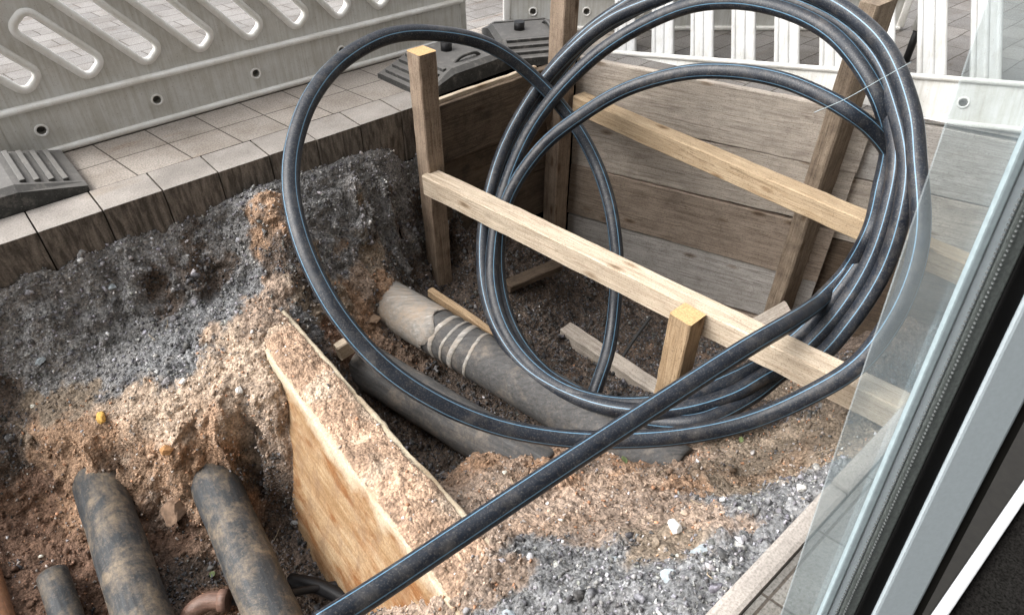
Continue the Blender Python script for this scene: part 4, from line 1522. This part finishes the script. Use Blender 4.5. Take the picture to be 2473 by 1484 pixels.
# barrier feet of black recycled plastic
def foot(loc, rz, label, L=.95, wd=.44, h=.115):
    root_ = thing('ballast_block', loc, label, 'ballast block', rz, 'black ballast blocks of the barriers')
    bm_ = bmesh.new()
    # bevelled block: long sloping ends, flat raised middle
    prof = [(-L / 2, 0), (-L / 2, h * .30), (-L * .22, h), (L * .22, h), (L / 2, h * .30), (L / 2, 0)]
    ys = [(-wd / 2, 0.0), (-wd / 2 + .03, 1), (wd / 2 - .03, 1), (wd / 2, 0.0)]
    rings = []
    for (y, k_) in ys:
        rings.append([bm_.verts.new((x, y, z if k_ else z * .78)) for x, z in prof])
    for i in range(3):
        for j in range(len(prof) - 1):
            bm_.faces.new((rings[i][j], rings[i][j + 1], rings[i + 1][j + 1], rings[i + 1][j]))
    bm_.faces.new(rings[0]); bm_.faces.new(rings[-1][::-1])
    link('foot_body', bm_mesh(bm_, 'foot_body'), M['rubber'], root_)
    # grip ribs on the sloping ends
    for sx in (-1, 1):
        for k in range(4):
            bm_ = bmesh.new()
            x = sx * (L * .26 + k * .052)
            z = h - (abs(x) - L * .22) / (L * .28) * h * .7
            box(bm_, (x - .012, -wd / 2 + .05, z - .01), (x + .012, wd / 2 - .05, z + .014), .004)
            link('grip_rib', bm_mesh(bm_, 'grip_rib'), M['rubber'], root_)
    # carrying handle and post socket
    bm_ = bmesh.new()
    tube(bm_, catmull([Vector((-.1, -wd / 2 + .09, h - .005)), Vector((-.06, -wd / 2 + .085, h + .02)), Vector((.06, -wd / 2 + .085, h + .02)), Vector((.1, -wd / 2 + .09, h - .005))], .01), .011, 8)
    link('handle', bm_mesh(bm_, 'handle', True), M['rubber'], root_)
    bm_ = bmesh.new()
    tube(bm_, [Vector((0, .05, h - .01)), Vector((0, .05, h + .05))], .035, 16)
    link('socket', bm_mesh(bm_, 'socket'), M['black'], root_)
    return root_


foot(W(-.12, 3.56), A41, 'black ballast block on the kerb paving at the left edge', .92, .46)
foot(W(2.47, 3.40), A41 + .06, 'black ballast block with dusty top behind the tall stake', .80, .46)
foot(W(3.10, 3.42), A41 + 1.1, 'black ballast block near the corner post, under the white tube end', .70, .46)
root_ = thing('tube_end', atz(2186, 150, 0), 'black pin of a barrier end standing behind the broad plank', 'barrier pin')
bm_ = bmesh.new()
tube(bm_, [Vector((0, 0, 0)), Vector((0, 0, .22))], .022, 14)
link('pin', bm_mesh(bm_, 'pin'), M['black'], root_)
bm_ = bmesh.new()
tube(bm_, [Vector((0, 0, .2)), Vector((.02, 0, .8))], .035, 14)
link('end_tube', bm_mesh(bm_, 'end_tube'), M['plastic_bright'], root_)

# ------------------------------------------------------------------ single stones and leaves
def rock(name, p, size, mat, label, seed, squash=.6, cat='stone'):
    bm_ = bmesh.new()
    bmesh.ops.create_icosphere(bm_, subdivisions=3, radius=1)
    r = random.Random(seed)
    planes = [(Vector((r.gauss(0, 1), r.gauss(0, 1), r.gauss(0, 1))).normalized(), r.uniform(.55, .8)) for _ in range(11)]
    for v in bm_.verts:
        for n_, d in planes:
            k = v.co.dot(n_)
            if k > d:
                v.co -= n_ * (k - d)
        v.co *= r.uniform(.95, 1.04)
        v.co = Vector((v.co.x * size, v.co.y * size * r.uniform(.78, .82), v.co.z * size * squash))
    o_ = link(name, bm_mesh(bm_, name), mat)
    o_.location = p
    o_.rotation_euler = (r.uniform(-.4, .4), r.uniform(-.4, .4), r.uniform(0, 6))
    return tag(o_, label, cat)


def on_ground(u, v):
    """nearest soil vertex seen along this direction"""
    d = np.array(ray(u, v))
    o_ = np.array([0, 0, CAMH])
    rel = V - o_
    t = rel @ d / (d @ d)
    dist = np.linalg.norm(rel - t[:, None] * d[None], axis=1)
    c_ = np.where(dist < .012)[0]
    i = c_[np.argmin(t[c_])] if len(c_) else np.argmin(dist)
    return Vector(V[i])


rock('stone', on_ground(238, 1010) + Vector((0, 0, .01)), .035, M['yellow'], 'yellow ochre stone on the grey soil above the left pipes', 1)
rock('stone', on_ground(1932, 1172), .022, M['whitestone'], 'round white pebble on grey gravel near the right edging', 2, .8)
rock('stone', on_ground(1625, 1270), .03, M['whitestone'], 'largest white stone on the gravel mound at lower right', 3)
rock('stone', on_ground(1690, 1325), .04, M['slate'], 'flat blue-grey stone, largest on the lower right gravel', 4, .35)
rock('stone', on_ground(1605, 1385), .03, M['slate'], 'small blue-grey stone left of the largest blue-grey one', 5, .4)
rock('stone', on_ground(1480, 1345), .022, M['slate'], 'pale grey chip near the middle of the gravel mound', 6, .5)
rock('stone', on_ground(1225, 1475), .03, M['slate'], 'grey stone at the bottom edge beside the duct wall end', 7, .5)
rock('stone', on_ground(95, 875), .032, M['slate'], 'pale bluish stone in the dark left bank below the kerb', 8, .6)
rock('stone', on_ground(575, 940), .022, M['whitestone'], 'pointed pale stone on the orange soil left of the duct wall', 9, .7)
rock('stone', on_ground(445, 915), .02, M['whitestone'], 'small white stone on the grey soil ledge', 10, .6)
rock('stone', on_ground(270, 690), .024, M['slate'], 'pale grey stone high in the dark gravel bank', 11, .6)
rock('stone', on_ground(400, 1090) + Vector((0, 0, .0)), .045, simple('orange_clay', (.36, .19, .08), .95), 'orange clay lump at the broken edge between the left pipes', 12, .6)
rock('stone', on_ground(420, 1240) + Vector((0, 0, .01)), .075, simple('brown_clod', (.19, .125, .085), .95, nscale=30, var=.5, bstr=.8), 'big brown clod wedged between the left pipes', 13, .8)
rock('stone', on_ground(905, 775), .05, simple('brown_clay', (.22, .15, .1), .95), 'brown clod at the mouth of the thick muddy pipe', 14, .7)


def leaf(p, size, label, rz):
    bm_ = bmesh.new()
    k = 8
    up_ = []
    for i in range(k + 1):
        s_ = i / k
        hw = math.sin(math.pi * s_) ** .7 * .38
        up_.append((s_ - .5, hw))
    c_ = [bm_.verts.new((x * size, 0, .004 * math.sin(x * 3))) for x, _ in up_]
    l_ = [bm_.verts.new((x * size, hw * size, .10 * size * hw * 2)) for x, hw in up_]
    r2_ = [bm_.verts.new((x * size, -hw * size, .10 * size * hw * 2)) for x, hw in up_]
    for i in range(k):
        bm_.faces.new((c_[i], c_[i + 1], l_[i + 1], l_[i]))
        bm_.faces.new((c_[i + 1], c_[i], r2_[i], r2_[i + 1]))
    bmesh.ops.remove_doubles(bm_, verts=bm_.verts, dist=1e-5)
    o_ = link('leaf', bm_mesh(bm_, 'leaf', True), M['leaf'])
    o_.location = p
    o_.rotation_euler = (.3, -.2, rz)
    return tag(o_, label, 'leaf')


leaf(on_ground(518, 1385) + Vector((0, 0, .012)), .032, 'green leaf on the pit floor between the left pipes', .5)
leaf(on_ground(1505, 1107) + Vector((0, 0, .012)), .036, 'pale green leaf on the orange soil behind the pipe tail', 2)
leaf(on_ground(1785, 1060) + Vector((0, 0, .012)), .03, 'dull green leaf on soil below the right of the coil', 1)

# ------------------------------------------------------------------ shop front: jamb, pane, threshold
Dj = (Vector((1, 0, 0)) * -.185 + Vector((0, st, ct)) * -1.935 + Vector((0, ct, -st)) * 1).normalized()
Rj = Vector((1, 0, 0))
Rj = (Rj - Dj * Rj.dot(Dj)).normalized()
Bj = Rj.cross(Dj).normalized()
if Bj.dot(Vector((0, 1, 0))) < 0:
    Bj = -Bj                                # away from the viewer
T0 = .80
base = at(2111, 1484, T0)
down = .86
foot_p = base + Dj * ((base.z - .03) / -Dj.z)
UPL = 1.9
jroot = thing('window_frame', foot_p, 'grey aluminium window frame with black gasket at the right edge', 'window frame')
kx = T0 / FPX


def jpart(name, u0, u1, d0, d1, mat, bev=.002):
    """bar along the jamb from its foot up; u are widths at the reference height, d depth behind the front plane"""
    bm_ = bmesh.new()
    x0, x1 = (u0 - 2111) * kx, (u1 - 2111) * kx
    box(bm_, (x0, d0, 0), (x1, d1, UPL), bev)
    mt = Matrix((Rj, Bj, -Dj)).transposed().to_4x4()
    for v in bm_.verts:
        v.co = mt.to_3x3() @ v.co
    return link(name, bm_mesh(bm_, name), mat, jroot)


jpart('profile', 2111, 2207, 0, .05, M['alu'], .003)
jpart('gasket', 2074, 2110.5, .004, .05, M['gasket'])
jpart('spacer_bar', 2036, 2073.5, .006, .03, M['alu_dark'])
jpart('inner_spacer', 2009, 2035.5, .008, .02, M['alu'])
jpart('glass_edge', 1990, 2008.5, .006, .013, M['seal'])
jpart('rebate', 2207.5, 2251, .012, .05, M['rebate'])

bm_ = bmesh.new()
mt3 = Matrix((Rj, Bj, -Dj)).transposed()
for k in range(330):
    z_ = .30 + k * .0045
    for px in (2028, 2044):
        x_ = (px - 2111) * kx
        for v in box(bm_, (x_ - .0006, .0035 if px == 2044 else .0055, z_), (x_ + .0006, .009, z_ + .0017)):
            v.co = mt3 @ v.co
link('perforation', bm_mesh(bm_, 'perforation'), M['dots'], jroot)

# the pane beside the jamb: a strip shaped to the reflection veil, its free edge added
gl_pts = [at(1945, 1500, T0 + .02), at(1990, 1500, T0 + .02), None, None]
pA_, pB_ = at(1940, 1490, T0 + .02), at(1992, 1490, T0 + .02)
up1 = at(1992, 1490, T0 + .02) - Dj * 1.35
up0 = pA_ - Dj * 1.30 - Rj * .075
dn0, dn1 = pA_ + Dj * .75, pB_ + Dj * .75
bm_ = bmesh.new()
th_ = Bj * .0025
q_ = [dn0, dn1, up1, up0]
va = [bm_.verts.new(p - foot_p) for p in q_]
vb = [bm_.verts.new(p + th_ - foot_p) for p in q_]
bm_.faces.new(va); bm_.faces.new(vb[::-1])
for i in range(4):
    bm_.faces.new((va[i], vb[i], vb[(i + 1) % 4], va[(i + 1) % 4]))
o = link('glass_pane', bm_mesh(bm_, 'glass_pane'), M['glass'])
o.location = foot_p
tag(o, 'dusty glass pane strip with a painted-in pale reflection veil beside the grey window frame', 'glass pane')

bm = bmesh.new()
box(bm, (-1.5, -.093, -.02), (6, -.066, .05), .004)
o = tag(link('threshold', bm_mesh(bm, 'threshold'), M['white']), 'white threshold strip with small dark spots inside the window frame', 'threshold')
o.rotation_euler = (0, 0, A41)
bm = bmesh.new()
box(bm, (-3, -4, -.06), (6, -.0935, .02), 0)
o = structure(link('floor', bm_mesh(bm, 'floor'), M['carpet']))
o.rotation_euler = (0, 0, A41)

bm = bmesh.new()
box(bm, (-1.5, -.0655, -.02), (6, .06, .045), .004)
o = tag(link('frame_base', bm_mesh(bm, 'frame_base'), M['rebate']), 'dark bottom rail of the shop front under the grey window frame', 'rail')
o.rotation_euler = (0, 0, A41)

# the building the picture was taken from: front wall with a wide opening, room behind it
broot = thing('shop_building', W(0, -.3), 'plastered shop building with the wide opening the pit is seen from', 'building', A41)
bm = bmesh.new()
for lo_, hi_ in (((-14, -.42, -.1), (-1.6, -.125, 9)), ((3.2, -.42, -.1), (16, -.125, 9)), ((-1.6, -.42, 2.5), (3.2, -.125, 9))):
    box(bm, (lo_[0], lo_[1] + .3, lo_[2]), (hi_[0], hi_[1] + .3, hi_[2]))
link('front_wall', bm_mesh(bm, 'front_wall'), M['plaster'], broot)
bm = bmesh.new()
for lo_, hi_ in (((-3, -4.2, -.1), (6, -4.0, 2.9)), ((-3, -4.0, 2.75), (6, -.43, 2.9)), ((-3.2, -4.2, -.1), (-3.0, -.43, 2.9)), ((6, -4.2, -.1), (6.2, -.43, 2.9))):
    box(bm, (lo_[0], lo_[1] + .3, lo_[2]), (hi_[0], hi_[1] + .3, hi_[2]))
link('room', bm_mesh(bm, 'room'), M['plaster'], broot)
